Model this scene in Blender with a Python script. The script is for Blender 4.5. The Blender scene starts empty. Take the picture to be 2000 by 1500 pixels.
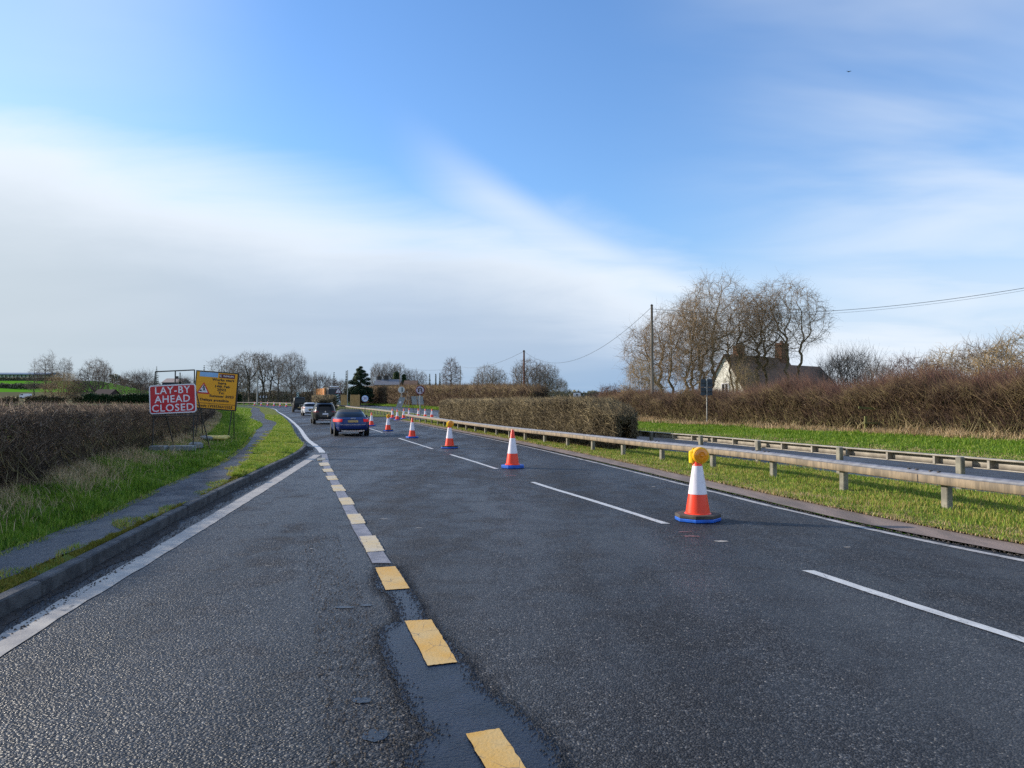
import bpy, math, random
import numpy as np
from mathutils import Vector, Matrix
R = math.radians
S = bpy.context.scene
COL = S.collection
# ---------------------------------------------------------------- camera, sky, sun, exposure
FPX, EYE, PITCH = 1390.0, 1.65, math.atan(42/1390)
cam = bpy.data.cameras.new('camera'); camo = bpy.data.objects.new('camera', cam); COL.objects.link(camo)
cam.lens = 36*FPX/2000; cam.sensor_width = 36; cam.clip_end = 9000; cam.clip_start = 0.05
camo.location = (0, 0, EYE); camo.rotation_euler = (R(90)+PITCH, 0, 0)
S.camera = camo
S.view_settings.view_transform = 'Standard'; S.view_settings.look = 'None'
S.view_settings.exposure = 0.2; S.view_settings.gamma = 1.0
S.cycles.use_denoising = False
S.cycles.max_bounces = 6; S.cycles.diffuse_bounces = 2; S.cycles.glossy_bounces = 3; S.cycles.transparent_max_bounces = 12
S.cycles.sample_clamp_direct = 6.0; S.cycles.sample_clamp_indirect = 3.0
S.cycles.caustics_reflective = False; S.cycles.caustics_refractive = False
SUN_AZ, SUN_EL = -73.0, 20.5            # degrees from straight ahead (negative = to the left), above the horizon

class NT:
    """small helper for writing node maths"""
    def __init__(s, tree): s.t = tree; s.n = tree.nodes; s.l = tree.links
    def new(s, kind, **kw):
        nd = s.n.new(kind)
        for k, v in kw.items(): setattr(nd, k, v)
        return nd
    def put(s, sock, v):
        if hasattr(v, 'is_output'): s.l.new(v, sock)
        else: sock.default_value = v
    def m(s, op, a, b=None, c=None, clamp=False):
        nd = s.new('ShaderNodeMath', operation=op); nd.use_clamp = clamp
        s.put(nd.inputs[0], a)
        if b is not None: s.put(nd.inputs[1], b)
        if c is not None: s.put(nd.inputs[2], c)
        return nd.outputs[0]
    def ss(s, x, a, b, lo=0.0, hi=1.0):
        nd = s.new('ShaderNodeMapRange', interpolation_type='SMOOTHSTEP')
        s.put(nd.inputs[0], x)
        for i, v in enumerate((a, b, lo, hi)): s.put(nd.inputs[i+1], v)
        return nd.outputs[0]
    def mix(s, f, a, b, blend='MIX'):
        nd = s.new('ShaderNodeMix', data_type='RGBA', blend_type=blend)
        s.put(nd.inputs[0], f)
        s.put(nd.inputs[6], a if hasattr(a, 'is_output') or len(a) == 4 else (*a, 1))
        s.put(nd.inputs[7], b if hasattr(b, 'is_output') or len(b) == 4 else (*b, 1))
        return nd.outputs[2]
    def noise(s, vec, scale, detail=3, rough=.55, dist=0.0):
        nd = s.new('ShaderNodeTexNoise'); s.put(nd.inputs['Vector'], vec)
        nd.inputs['Scale'].default_value = scale; nd.inputs['Detail'].default_value = detail
        nd.inputs['Roughness'].default_value = rough; nd.inputs['Distortion'].default_value = dist
        return nd.outputs[0]
    def map(s, vec, scale=(1, 1, 1), rot=(0, 0, 0), loc=(0, 0, 0)):
        nd = s.new('ShaderNodeMapping'); s.put(nd.inputs[0], vec)
        nd.inputs[1].default_value = loc; nd.inputs[2].default_value = rot; nd.inputs[3].default_value = scale
        return nd.outputs[0]
    def curve(s, x, pts):          # piecewise linear x -> y through a colour ramp in 0..1
        xs = [p[0] for p in pts]; x0, x1 = min(xs), max(xs)
        f = s.m('DIVIDE', s.m('SUBTRACT', x, x0), x1-x0, clamp=True)
        nd = s.new('ShaderNodeValToRGB'); cr = nd.color_ramp; cr.interpolation = 'B_SPLINE' if len(pts) > 3 else 'LINEAR'
        ys = [p[1] for p in pts]; y0, y1 = min(ys), max(ys)
        while len(cr.elements) < len(pts): cr.elements.new(.5)
        for e, (px, py) in zip(cr.elements, sorted(pts)):
            e.position = (px-x0)/(x1-x0); g = (py-y0)/(y1-y0); e.color = (g, g, g, 1)
        s.l.new(f, nd.inputs[0])
        return s.m('ADD', s.m('MULTIPLY', nd.outputs[0], y1-y0), y0)

def build_world():
    w = bpy.data.worlds.new('World'); S.world = w; w.use_nodes = True
    t = NT(w.node_tree); t.n.clear()
    out = t.new('ShaderNodeOutputWorld'); bg = t.new('ShaderNodeBackground')
    sky = t.new('ShaderNodeTexSky', sky_type='NISHITA'); sky.sun_disc = False
    sky.sun_elevation = R(SUN_EL); sky.sun_rotation = R(SUN_AZ)
    sky.air_density = 1.3; sky.dust_density = .15; sky.ozone_density = 2.5
    K = .15
    tc = t.new('ShaderNodeTexCoord'); d = tc.outputs['Generated']
    sp = t.new('ShaderNodeSeparateXYZ'); t.l.new(d, sp.inputs[0])
    x, y, z = sp.outputs
    az = t.m('MULTIPLY', t.m('ARCTAN2', x, y), 57.2958)
    el = t.m('MULTIPLY', t.m('ARCSINE', z), 57.2958)
    # layered cloud noise, stretched along the cirrus
    cz = t.m('ADD', t.m('MAXIMUM', z, 0.0), .12)
    cv = t.new('ShaderNodeCombineXYZ'); t.l.new(t.m('DIVIDE', x, cz), cv.inputs[0]); t.l.new(t.m('DIVIDE', y, cz), cv.inputs[1])
    stre = t.map(cv.outputs[0], scale=(.7, 1.05, 1), rot=(0, 0, R(28)))
    n1 = t.noise(stre, 1.1, 6, .58, .4)
    n2 = t.noise(t.map(cv.outputs[0], scale=(.55, 1.2, 1), rot=(0, 0, R(40))), .9, 5, .5, .5)
    n3 = t.noise(d, 9, 4, .5)
    e1 = t.curve(az, [(-60, 19), (-36, 18.2), (-28, 18), (-20, 17), (-12, 15.2), (-5, 14), (2, 13.2), (8, 11.8), (16, 9), (26, 6), (60, 5)])
    rag = t.m('MULTIPLY', t.m('SUBTRACT', n1, .5), 9)
    m1 = t.ss(t.m('ADD', t.m('SUBTRACT', e1, el), rag), -4.0, 4.2)
    # the bright streak crossing from upper middle to lower right
    line = t.curve(az, [(-14, 23.5), (-9, 21.2), (-4, 18.4), (2, 14.6), (8, 12.2), (16, 8.4), (24, 6), (40, 4)])
    dl = t.m('ADD', t.m('SUBTRACT', el, line), t.m('MULTIPLY', t.m('SUBTRACT', n2, .5), 3.0))
    wup = t.ss(dl, -.8, 2.4, 1, 0); wdn = t.ss(dl, -9, -1.5, .35, 1)
    rng = t.m('MULTIPLY', t.ss(az, -11, 3), t.ss(az, 14, 24, 1, 0))
    m2 = t.m('MULTIPLY', t.m('MULTIPLY', wup, wdn), t.m('MULTIPLY', rng, t.ss(n2, .25, .65, .35, .9)))
    # thin veils, upper left and the whole right
    veil = t.m('MULTIPLY', t.ss(n2, .28, .72), t.m('ADD', t.m('MULTIPLY', t.ss(az, 6, 34), .72), t.m('MULTIPLY', t.ss(az, -15, -34), .35)))
    low = t.m('MULTIPLY', t.ss(el, 15, 6), t.ss(az, 8, 20))
    veil = t.m('MAXIMUM', veil, t.m('MULTIPLY', low, .50))
    m = t.m('MAXIMUM', t.m('MAXIMUM', t.m('MULTIPLY', m1, .97), m2), veil)
    # cloud colour: white at its lit upper rim, slate lower down, creamier towards the sun
    etop = t.m('ADD', e1, t.m('MULTIPLY', t.m('SUBTRACT', line, e1), t.m('MULTIPLY', t.ss(az, -22, 14), .75)))
    dep = t.m('ADD', t.m('SUBTRACT', etop, el), t.m('ADD', t.m('MULTIPLY', t.m('SUBTRACT', n3, .5), 1.5), t.m('MULTIPLY', t.m('SUBTRACT', n1, .5), 5)))
    f = t.ss(dep, 1.5, 9.5)
    white = (.77, .83, .90); slate = t.mix(t.ss(az, -38, -8), (.52, .59, .65), (.42, .52, .66))
    slate = t.mix(t.ss(az, 0, 26), slate, (.31, .47, .72))
    hz = t.mix(t.ss(el, 6, 0), slate, t.mix(t.ss(az, -36, 10), (.45, .54, .60), (.28, .42, .61)))
    ccol = t.mix(t.m('MULTIPLY', t.ss(n2, .35, .65), .08), t.mix(f, white, hz), (.80, .85, .92))
    base = t.mix(1.0, sky.outputs[0], (K*.79, K*1.02, K*1.36), 'MULTIPLY')
    basem = t.mix(t.ss(el, 17, 1, 0, .85), base, (.30, .47, .74))
    col = t.mix(m, basem, ccol)
    t.l.new(col, bg.inputs[0]); bg.inputs[1].default_value = 1.0
    t.l.new(bg.outputs[0], out.inputs[0])
build_world()
sl = bpy.data.lights.new('sun', 'SUN'); slo = bpy.data.objects.new('sun', sl); COL.objects.link(slo)
sl.energy = 5.0; sl.angle = R(.6); sl.color = (1, .90, .76)
sd = Vector((math.sin(R(SUN_AZ))*math.cos(R(SUN_EL)), math.cos(R(SUN_AZ))*math.cos(R(SUN_EL)), math.sin(R(SUN_EL))))
slo.rotation_euler = sd.to_track_quat('Z', 'Y').to_euler(); slo.location = (-40, 10, 30)

# ---------------------------------------------------------------- terrain and survey helpers
def G(y):
    y = np.asarray(y, float)
    a = .014*(np.sqrt((y-50)**2+400)+(y-50))/2-.0271
    return np.where(y > 210, 2.33+(a-2.33)*np.exp(-(np.maximum(y, 210)-210)/60)*.6, a)
def at(u, v, dz=0.0, Y=None):
    """where the sight line through a pixel of the 2000x1500 photo meets the ground (+dz), or its point at distance Y"""
    a = (u-1000)/FPX; c = (750-v)/FPX
    dy = math.cos(PITCH)-math.sin(PITCH)*c; dzz = math.sin(PITCH)+math.cos(PITCH)*c
    if Y is not None:
        t = Y/dy; return Vector((a*t, Y, EYE+dzz*t))
    t = 1.0
    while t < 400:
        if EYE+dzz*t <= float(G(dy*t))+dz: break
        t += .03
    return Vector((a*t, dy*t, float(G(dy*t))+dz))
class Line:
    def __init__(s, pts):
        pts = sorted([(float(p[1]), float(p[0])) for p in pts]); s.y = np.array([p[0] for p in pts]); s.xx = np.array([p[1] for p in pts])
        yy = s.y.copy(); m = np.gradient(s.xx, s.y)          # smooth cubic through the points
        s.m = m
    def x(s, y):
        y = np.asarray(y, float); i = np.clip(np.searchsorted(s.y, y)-1, 0, len(s.y)-2)
        h = s.y[i+1]-s.y[i]; t = np.clip((y-s.y[i])/h, -.5, 1.5)
        ci = np.clip(t, 0, 1)
        a = (1+2*ci)*(1-ci)**2; b = ci*(1-ci)**2; c = ci*ci*(3-2*ci); d = ci*ci*(ci-1)
        v = a*s.xx[i]+b*h*s.m[i]+c*s.xx[i+1]+d*h*s.m[i+1]
        return v+np.where(t > 1, (t-1)*h*s.m[i+1], 0)+np.where(t < 0, t*h*s.m[i], 0)
    def off(s, o):
        ys = np.concatenate([np.arange(-6, 60, 3.), np.arange(60, 210, 5.)]); xs = s.x(ys)
        dx = s.x(ys+.2)-s.x(ys-.2); dy = np.full_like(ys, .4); L = np.hypot(dx, dy)
        px, py = xs+o*dy/L, ys-o*dx/L
        k = [0]
        for i in range(1, len(py)):
            if py[i] > py[k[-1]]+.8: k.append(i)
        return Line([(px[i], py[i]) for i in k])
def px(l, dz=0.0): return [at(u, v, dz)[:2] for u, v in l]

LE = Line(px([(1025, 1500), (893, 1298), (800, 1152), (750, 1078), (713, 1024), (690, 985), (665, 945), (647, 913), (636, 882), (608, 860), (590, 838), (570, 820)])
          + [(.55, 1.5), (1.7, -2), (3.2, -6), (-33, 101), (-46, 135), (-58, 156), (-76, 173), (-104, 186), (-160, 198), (-260, 207)])
LANE = Line(px([(2000, 1252), (1575, 1115), (1303, 1024), (1040, 942), (970, 916), (880, 888), (845, 877), (779, 856), (738, 842), (718, 836)])
            + [(4.6, 2), (7.2, -6)] + [tuple((LE.off(4.1).x(y), y)) for y in (66, 85, 105, 130, 150, 165, 180, 195, 205)])
ML = Line(px([(2000, 1092), (1730, 1040), (1420, 966), (1200, 912), (1000, 866), (860, 838), (800, 826)])
          + [(7.4, 2), (10.2, -6)] + [tuple((LE.off(8.2).x(y), y)) for y in (84, 105, 130, 150, 165, 180, 195, 205)])
MG = ML.off(.62)
R1 = Line([(9.6, 3), (12.4, -6)] + px([(1878, 992), (1650, 953), (1495, 926), (1373, 908), (1290, 897), (1220, 887), (1108, 870), (1029, 859), (949, 846), (891, 836), (838, 826.7), (815, 823)], .1)
          + [tuple((ML.off(2.4).x(y), y)) for y in (80, 105, 130, 150, 165, 180, 195)])
R2 = Line([(11.3, 3), (14, -6)] + [at(u, v, .63, None)[:2] for u, v in ((1780, 888), (1605, 873.5), (1475, 862.5), (1380, 854), (1303, 848))] + [(2.0, 36), (-1.2, 48), (-4.6, 62), (-7.0, 71), (-11, 84), (-20, 120), (-60, 200)])
OL = Line([(17.2, -2), (13.5, 11), (10.9, 19.5), (7.4, 31.5), (3.6, 45), (-2, 68), (-7.6, 90), (-18, 124), (-31, 158), (-48, 190), (-90, 228)])
OE = OL.off(3.9); ON = OL.off(-3.5)
HR = Line([(28, 0), (24.5, 10), (21, 22), (18.6, 30), (13.9, 43), (9.4, 56), (4, 76), (-6.5, 108), (-20, 146), (-32, 175), (-60, 215)])
K = Line(px([(0, 1210), (200, 1100), (350, 1015), (500, 935), (590, 886)]) + [(-3.75, 3.5), (-3.5, 1), (-3.2, -6), (-7.95, 27.6)]
         + [(LE.off(-.55).x(y), y) for y in (31, 38, 50, 66, 90, 115, 135, 150, 165, 180, 195)])
PR = Line([(-3.9, -6), (-4.1, 3)] + px([(0, 1135), (250, 1035), (400, 968), (488, 894), (505, 871), (527, 850), (534, 836), (538, 824)], .12) + [(float(LE.off(-2.3).x(y)), y) for y in (66, 80)] + [(float(LE.off(-2.6).x(y)), y) for y in (105, 125, 145, 162)])
PL = Line([(-5.1, -6), (-5.2, 3)] + px([(0, 1080), (200, 1005), (330, 945), (430, 903), (468, 875), (494, 845), (512, 828)], .12) + [(float(LE.off(-3.7).x(y)), y) for y in (66, 80)] + [(float(LE.off(-3.9).x(y)), y) for y in (105, 125, 145, 162)])
HL = Line([(-7.0, -6), (-7.6, 6)] + px([(0, 960), (130, 915), (250, 880), (320, 865)], .25) + [(-17.8, 40), (-23.2, 54), (-31.2, 74), (-42, 98), (-56, 126), (-74, 150), (-104, 168), (-180, 182)])
zL = lambda y: G(y)+.12

# ---------------------------------------------------------------- mesh helpers
def link(o, parent=None):
    COL.objects.link(o)
    if parent is not None: o.parent = parent
    return o
def tag(o, label=None, cat=None, group=None, kind=None):
    if label: o['label'] = label
    if cat: o['category'] = cat
    if group: o['group'] = group
    if kind: o['kind'] = kind
    return o
def empty(name, loc, rz=0.0):
    o = bpy.data.objects.new(name, None); o.location = loc; o.rotation_euler = (0, 0, rz); o.empty_display_size = .2
    COL.objects.link(o); return o
def mesh_np(name, V, F, mat, parent=None, attr=None, smooth=False):
    """V (n,3), F (m,k) all faces with k corners"""
    V = np.ascontiguousarray(V, np.float32); F = np.ascontiguousarray(F, np.int32); k = F.shape[1]
    me = bpy.data.meshes.new(name)
    me.vertices.add(len(V)); me.vertices.foreach_set('co', V.ravel())
    me.loops.add(F.size); me.loops.foreach_set('vertex_index', F.ravel())
    me.polygons.add(len(F)); me.polygons.foreach_set('loop_start', np.arange(0, F.size, k, dtype=np.int32))
    me.update(calc_edges=True)
    if smooth: me.polygons.foreach_set('use_smooth', np.ones(len(F), bool))
    if attr is not None:
        a = me.attributes.new('tint', 'FLOAT', 'POINT'); a.data.foreach_set('value', np.ascontiguousarray(attr, np.float32))
    if mat: me.materials.append(mat)
    return link(bpy.data.objects.new(name, me), parent)
class MB:
    def __init__(s): s.v = []; s.f = []
    def add(s, vs, fs):
        b = len(s.v); s.v += [tuple(v) for v in vs]; s.f += [tuple(i+b for i in f) for f in fs]; return s
    def box(s, c, d, M=None, ch=0.0):
        x, y, z = d[0]/2, d[1]/2, d[2]/2
        if ch <= 0:
            vs = [(i*x, j*y, k*z) for k in (-1, 1) for i, j in ((-1, -1), (1, -1), (1, 1), (-1, 1))]
            fs = [(3, 2, 1, 0), (4, 5, 6, 7), (0, 1, 5, 4), (1, 2, 6, 5), (2, 3, 7, 6), (3, 0, 4, 7)]
        else:
            vs, fs = [], []
            bm = []
            ring = lambda a, b, zz: [(-a, -b+ch, zz), (-a+ch, -b, zz), (a-ch, -b, zz), (a, -b+ch, zz), (a, b-ch, zz), (a-ch, b, zz), (-a+ch, b, zz), (-a, b-ch, zz)]
            vs = ring(x-ch, y-ch, -z)+ring(x, y, -z+ch)+ring(x, y, z-ch)+ring(x-ch, y-ch, z)
            fs = [tuple(range(7, -1, -1)), tuple(range(24, 32))]
            for r in range(3):
                for i in range(8): fs.append((r*8+i, r*8+(i+1) % 8, r*8+8+(i+1) % 8, r*8+8+i))
        T = M if M is not None else Matrix.Identity(3)
        return s.add([Vector(c)+T @ Vector(v) for v in vs], fs)
    def tube(s, pts, rad, n=8, cap=True):
        pts = [Vector(p) for p in pts]; rad = rad if hasattr(rad, '__len__') else [rad]*len(pts)
        b = len(s.v); up = None
        for i, p in enumerate(pts):
            d = (pts[min(i+1, len(pts)-1)]-pts[max(i-1, 0)]).normalized()
            if up is None: up = d.orthogonal().normalized()
            up = (up-d*up.dot(d)).normalized(); w = d.cross(up)
            for k in range(n):
                a = 2*math.pi*k/n; s.v.append(tuple(p+(up*math.cos(a)+w*math.sin(a))*rad[i]))
        for i in range(len(pts)-1):
            for k in range(n): s.f.append((b+i*n+k, b+i*n+(k+1) % n, b+(i+1)*n+(k+1) % n, b+(i+1)*n+k))
        if cap: s.f.append(tuple(b+k for k in range(n-1, -1, -1))); e = b+(len(pts)-1)*n; s.f.append(tuple(e+k for k in range(n)))
        return s
    def lathe(s, prof, n=20, c=(0, 0, 0), axis='Z', M=None):
        b = len(s.v); C = Vector(c)
        for r, h in prof:
            for k in range(n):
                a = 2*math.pi*k/n; q = Vector((r*math.cos(a), r*math.sin(a), h))
                if axis == 'Y': q = Vector((q.x, -q.z, q.y))
                if M is not None: q = M @ q
                s.v.append(tuple(C+q))
        for i in range(len(prof)-1):
            for k in range(n): s.f.append((b+i*n+k, b+i*n+(k+1) % n, b+(i+1)*n+(k+1) % n, b+(i+1)*n+k))
        s.f.append(tuple(b+k for k in range(n-1, -1, -1))); e = b+(len(prof)-1)*n; s.f.append(tuple(e+k for k in range(n)))
        return s
    def prism(s, poly, y0, y1, M=None, c=(0, 0, 0)):      # polygon in XZ extruded along Y
        n = len(poly); T = M if M is not None else Matrix.Identity(3)
        vs = [Vector(c)+T @ Vector((p[0], y, p[1])) for y in (y0, y1) for p in poly]
        fs = [tuple(range(n)), tuple(range(2*n-1, n-1, -1))]+[(i, i+n, (i+1) % n+n, (i+1) % n) for i in range(n)]
        return s.add(vs, fs)
    def build(s, name, mat, parent=None, smooth=False):
        me = bpy.data.meshes.new(name); me.from_pydata(s.v, [], s.f); me.update()
        if smooth:
            me.polygons.foreach_set('use_smooth', [True]*len(me.polygons))
            try: me.set_sharp_from_angle(angle=R(38))
            except Exception: pass
        if mat: me.materials.append(mat)
        return link(bpy.data.objects.new(name, me), parent)
def copy_tree(o, parent=None):
    c = o.copy(); COL.objects.link(c); c.parent = parent
    for ch in [k for k in o.children]: copy_tree(ch, c)
    return c
def text_mesh(name, txt, size, mat, parent, loc, rot=(0, 0, 0), bold=.012, align='CENTER', sx=1.0, depth=.002, space=1.0):
    cu = bpy.data.curves.new('t', 'FONT'); cu.body = txt; cu.size = size; cu.align_x = align; cu.align_y = 'CENTER'
    cu.offset = bold*size; cu.extrude = depth; cu.space_character = space; cu.resolution_u = 3; cu.space_line = .95
    o = bpy.data.objects.new('t', cu); COL.objects.link(o)
    bpy.context.view_layer.update()
    me = bpy.data.meshes.new_from_object(o.evaluated_get(bpy.context.evaluated_depsgraph_get())); me.name = name
    me.transform(Matrix.Diagonal((sx, 1, 1, 1)))
    bpy.data.objects.remove(o); me.materials.clear(); me.materials.append(mat)
    q = link(bpy.data.objects.new(name, me), parent); q.location = loc; q.rotation_euler = (R(90)+rot[0], rot[1], rot[2])
    return q

# ---------------------------------------------------------------- materials
def mat(name, c1, c2=None, scale=6.0, rough=.7, metal=0.0, bump=0.0, bscale=None, detail=4, spec=.5, stretch=(1, 1, 1), lo=.35, hi=.65, coat=0.0):
    m = bpy.data.materials.new(name); m.use_nodes = True; t = NT(m.node_tree)
    b = t.n['Principled BSDF']; b.inputs['Roughness'].default_value = rough; b.inputs['Metallic'].default_value = metal
    b.inputs['Specular IOR Level'].default_value = spec; b.inputs['Coat Weight'].default_value = coat; b.inputs['Coat Roughness'].default_value = .06
    c2 = c2 or tuple(x*.75 for x in c1)
    tc = t.new('ShaderNodeTexCoord').outputs['Object']; v = t.map(tc, scale=stretch)
    n = t.noise(v, scale, detail)
    t.l.new(t.mix(t.ss(n, lo, hi), c1, c2), b.inputs['Base Color'])
    if bump:
        bn = t.new('ShaderNodeBump'); bn.inputs['Strength'].default_value = bump; bn.inputs['Distance'].default_value = .02
        t.l.new(t.noise(v, bscale or scale*3, 5), bn.inputs['Height']); t.l.new(bn.outputs[0], b.inputs['Normal'])
    return m
def emis(name, c, s):
    m = mat(name, c, c); b = m.node_tree.nodes['Principled BSDF']
    b.inputs['Emission Color'].default_value = (*c, 1); b.inputs['Emission Strength'].default_value = s; return m
def asphalt(name, dark, light, stone, bump=.6, damp=(.42, .72), tint=(.080, .084, .092), patches=.5):
    m = bpy.data.materials.new(name); m.use_nodes = True; t = NT(m.node_tree); b = t.n['Principled BSDF']
    v = t.new('ShaderNodeTexCoord').outputs['Object']
    vo = t.new('ShaderNodeTexVoronoi'); t.put(vo.inputs['Vector'], v); vo.inputs['Scale'].default_value = stone
    bw = t.new('ShaderNodeSeparateColor'); t.l.new(vo.outputs['Color'], bw.inputs[0])
    fine = t.noise(v, stone*1.7, 3)
    c = t.mix(t.m('POWER', bw.outputs[0], 2.2), dark, light)
    c = t.mix(t.ss(bw.outputs[1], .965, .985), c, (.34, .32, .29))
    c = t.mix(t.ss(fine, .3, .7, 0, .45), c, tuple(x*.45 for x in dark))
    c = t.mix(t.ss(t.noise(v, 24, 3, .6), .40, .66, 0, .65), c, tuple(x*1.0 for x in dark)); c = t.mix(t.ss(t.noise(v, 9, 4, .7), .56, .70, 0, .30), c, tuple(x*.95 for x in light))
    road = t.map(v, scale=(1, .22, 1), rot=(0, 0, R(-18)))
    big = t.noise(road, .55, 5, .6); blot = t.noise(v, 1.9, 5, .62, .6)
    trk = t.noise(t.map(v, scale=(1.1, .03, 1), rot=(0, 0, R(-18))), 1.1, 3, .5)
    c = t.mix(t.ss(trk, .42, .60, 0, .55), c, t.mix(.5, c, tuple(x*.6 for x in dark)))
    c = t.mix(t.ss(big, .38, .68, 0, .5), c, t.mix(.6, c, tint))
    c = t.mix(t.ss(blot, .60, .72, 0, .35), c, tuple(x*.8 for x in dark))
    t.l.new(c, b.inputs['Base Color'])
    r = t.ss(t.m('ADD', t.m('MULTIPLY', big, .6), t.m('MULTIPLY', blot, patches)), .42, .66, damp[1], damp[0])
    t.l.new(r, b.inputs['Roughness']); b.inputs['Specular IOR Level'].default_value = .30
    bn = t.new('ShaderNodeBump'); bn.inputs['Strength'].default_value = bump; bn.inputs['Distance'].default_value = .012
    h = t.m('ADD', t.m('SUBTRACT', 1.0, t.m('MULTIPLY', vo.outputs['Distance'], .9)), t.m('MULTIPLY', fine, .5))
    t.l.new(h, bn.inputs['Height']); t.l.new(bn.outputs[0], b.inputs['Normal'])
    return m
def paint(name, c, worn, base=(.06, .065, .07), scale=5.0, crack=True, amount=.5):
    """road paint with cracks and rubbed-off patches"""
    m = bpy.data.materials.new(name); m.use_nodes = True; t = NT(m.node_tree); b = t.n['Principled BSDF']
    v = t.new('ShaderNodeTexCoord').outputs['Object']
    n = t.noise(v, scale, 6, .65); n2 = t.noise(v, 55, 4, .6)
    col = t.mix(t.ss(n, .3, .7), c, worn)
    col = t.mix(t.ss(t.m('ADD', t.m('MULTIPLY', n, .6), t.m('MULTIPLY', n2, .6)), .60+.2*(1-amount), .72+.2*(1-amount)), col, base)
    if crack:
        vo = t.new('ShaderNodeTexVoronoi', feature='DISTANCE_TO_EDGE'); t.put(vo.inputs['Vector'], t.map(v, scale=(1, .55, 1))); vo.inputs['Scale'].default_value = 7.0
        ck = t.m('MULTIPLY', t.ss(vo.outputs[0], .005, .015, .75, 0), t.ss(t.noise(v, 4, 2), .42, .55))
        col = t.mix(ck, col, base)
    t.l.new(col, b.inputs['Base Color']); b.inputs['Roughness'].default_value = .55
    bn = t.new('ShaderNodeBump'); bn.inputs['Strength'].default_value = .5; bn.inputs['Distance'].default_value = .006
    t.l.new(n2, bn.inputs['Height']); t.l.new(bn.outputs[0], b.inputs['Normal'])
    return m
def tinted(name, cols, rough=.6, trans=0.0, scale=.6, amount=.35):
    """colour chosen per blade / twig by its 'tint' value, broken up by a slow position noise"""
    m = bpy.data.materials.new(name); m.use_nodes = True; t = NT(m.node_tree); b = t.n['Principled BSDF']
    at_ = t.new('ShaderNodeAttribute', attribute_name='tint')
    v = t.new('ShaderNodeTexCoord').outputs['Object']
    f = t.m('ADD', at_.outputs['Fac'], t.m('MULTIPLY', t.m('SUBTRACT', t.noise(v, scale, 3), .5), amount*2))
    cr = t.new('ShaderNodeValToRGB'); r = cr.color_ramp
    while len(r.elements) < len(cols): r.elements.new(.5)
    for i, (e, c) in enumerate(zip(r.elements, cols)): e.position = i/(len(cols)-1); e.color = (*c, 1)
    t.l.new(f, cr.inputs[0]); t.l.new(cr.outputs[0], b.inputs['Base Color'])
    b.inputs['Roughness'].default_value = rough; b.inputs['Specular IOR Level'].default_value = .25
    if trans:
        tr = t.new('ShaderNodeBsdfTranslucent'); t.l.new(cr.outputs[0], tr.inputs[0])
        mx = t.new('ShaderNodeMixShader'); mx.inputs[0].default_value = trans
        t.l.new(b.outputs[0], mx.inputs[1]); t.l.new(tr.outputs[0], mx.inputs[2]); t.l.new(mx.outputs[0], t.n['Material Output'].inputs[0])
    return m
M_ROAD = asphalt('asphalt_main', (.009, .010, .013), (.132, .138, .148), 85, 1.0, (.36, .70))
M_LAYBY = asphalt('asphalt_layby', (.008, .009, .012), (.132, .136, .144), 62, 1.1, (.36, .72), patches=.7)
M_OPP = asphalt('asphalt_opposite', (.036, .040, .048), (.10, .105, .112), 70, .4, (.4, .7))
M_PATH = asphalt('asphalt_path', (.034, .036, .042), (.13, .13, .135), 60, .9, (.45, .8))
M_TAR = mat('tar', (.006, .008, .014), (.014, .018, .030), 5, .20, bump=.45, bscale=60, spec=.45)
M_SEAM = mat('seam', (.02, .021, .023), (.03, .03, .032), 9, .5)
M_WHITE = paint('white_paint', (.62, .62, .60), (.45, .45, .44), amount=.25)
M_WHITE_OLD = paint('old_white_paint', (.48, .43, .36), (.30, .27, .24), amount=.35, scale=3)
M_WHITE_THIN = paint('thin_white_paint', (.48, .46, .44), (.30, .28, .26), amount=.75, scale=4)
M_YELLOW = paint('yellow_paint', (.62, .34, .055), (.58, .40, .16), amount=.30, scale=3)
M_YPALE = paint('pale_yellow_paint', (.60, .44, .20), (.52, .45, .34), amount=.40, scale=3)
M_CHAN = mat('concrete_channel', (.26, .25, .27), (.16, .155, .17), 7, .55, bump=.4, bscale=70)
M_KERB = mat('kerb_concrete', (.085, .085, .085), (.035, .036, .038), 5, .75, bump=.6, bscale=45)
M_KSTRIP = mat('edge_strip', (.25, .185, .150), (.15, .115, .095), 3, .8, bump=.4, bscale=60, stretch=(1, .3, 1))
M_DIRT = mat('gutter_dirt', (.055, .045, .038), (.022, .02, .018), 8, .9, bump=.8, bscale=40)
M_GRIT = mat('grit', (.12, .10, .085), (.04, .036, .032), 30, .9, bump=1, bscale=80)
def ground_mat(name, a, b_, c_, s=1.2):
    m = bpy.data.materials.new(name); m.use_nodes = True; t = NT(m.node_tree); b = t.n['Principled BSDF']
    v = t.new('ShaderNodeTexCoord').outputs['Object']
    n1 = t.noise(v, s, 6, .65); n2 = t.noise(v, s*14, 5, .6)
    c = t.mix(t.ss(n1, .35, .65), a, b_); c = t.mix(t.ss(n2, .5, .72, 0, .8), c, c_)
    t.l.new(c, b.inputs['Base Color']); b.inputs['Roughness'].default_value = .95; b.inputs['Specular IOR Level'].default_value = .1
    bn = t.new('ShaderNodeBump'); bn.inputs['Strength'].default_value = .9; bn.inputs['Distance'].default_value = .05
    t.l.new(n2, bn.inputs['Height']); t.l.new(bn.outputs[0], b.inputs['Normal'])
    return m
M_TURF = ground_mat('turf', (.115, .185, .03), (.08, .12, .022), (.13, .11, .04))
M_TURF2 = ground_mat('turf_brown', (.14, .19, .03), (.13, .13, .035), (.11, .08, .03))
M_GRASS = tinted('grass_blade', [(.050, .10, .010), (.095, .20, .014), (.17, .30, .020), (.30, .38, .05), (.45, .38, .15)], .5, .35)
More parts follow.
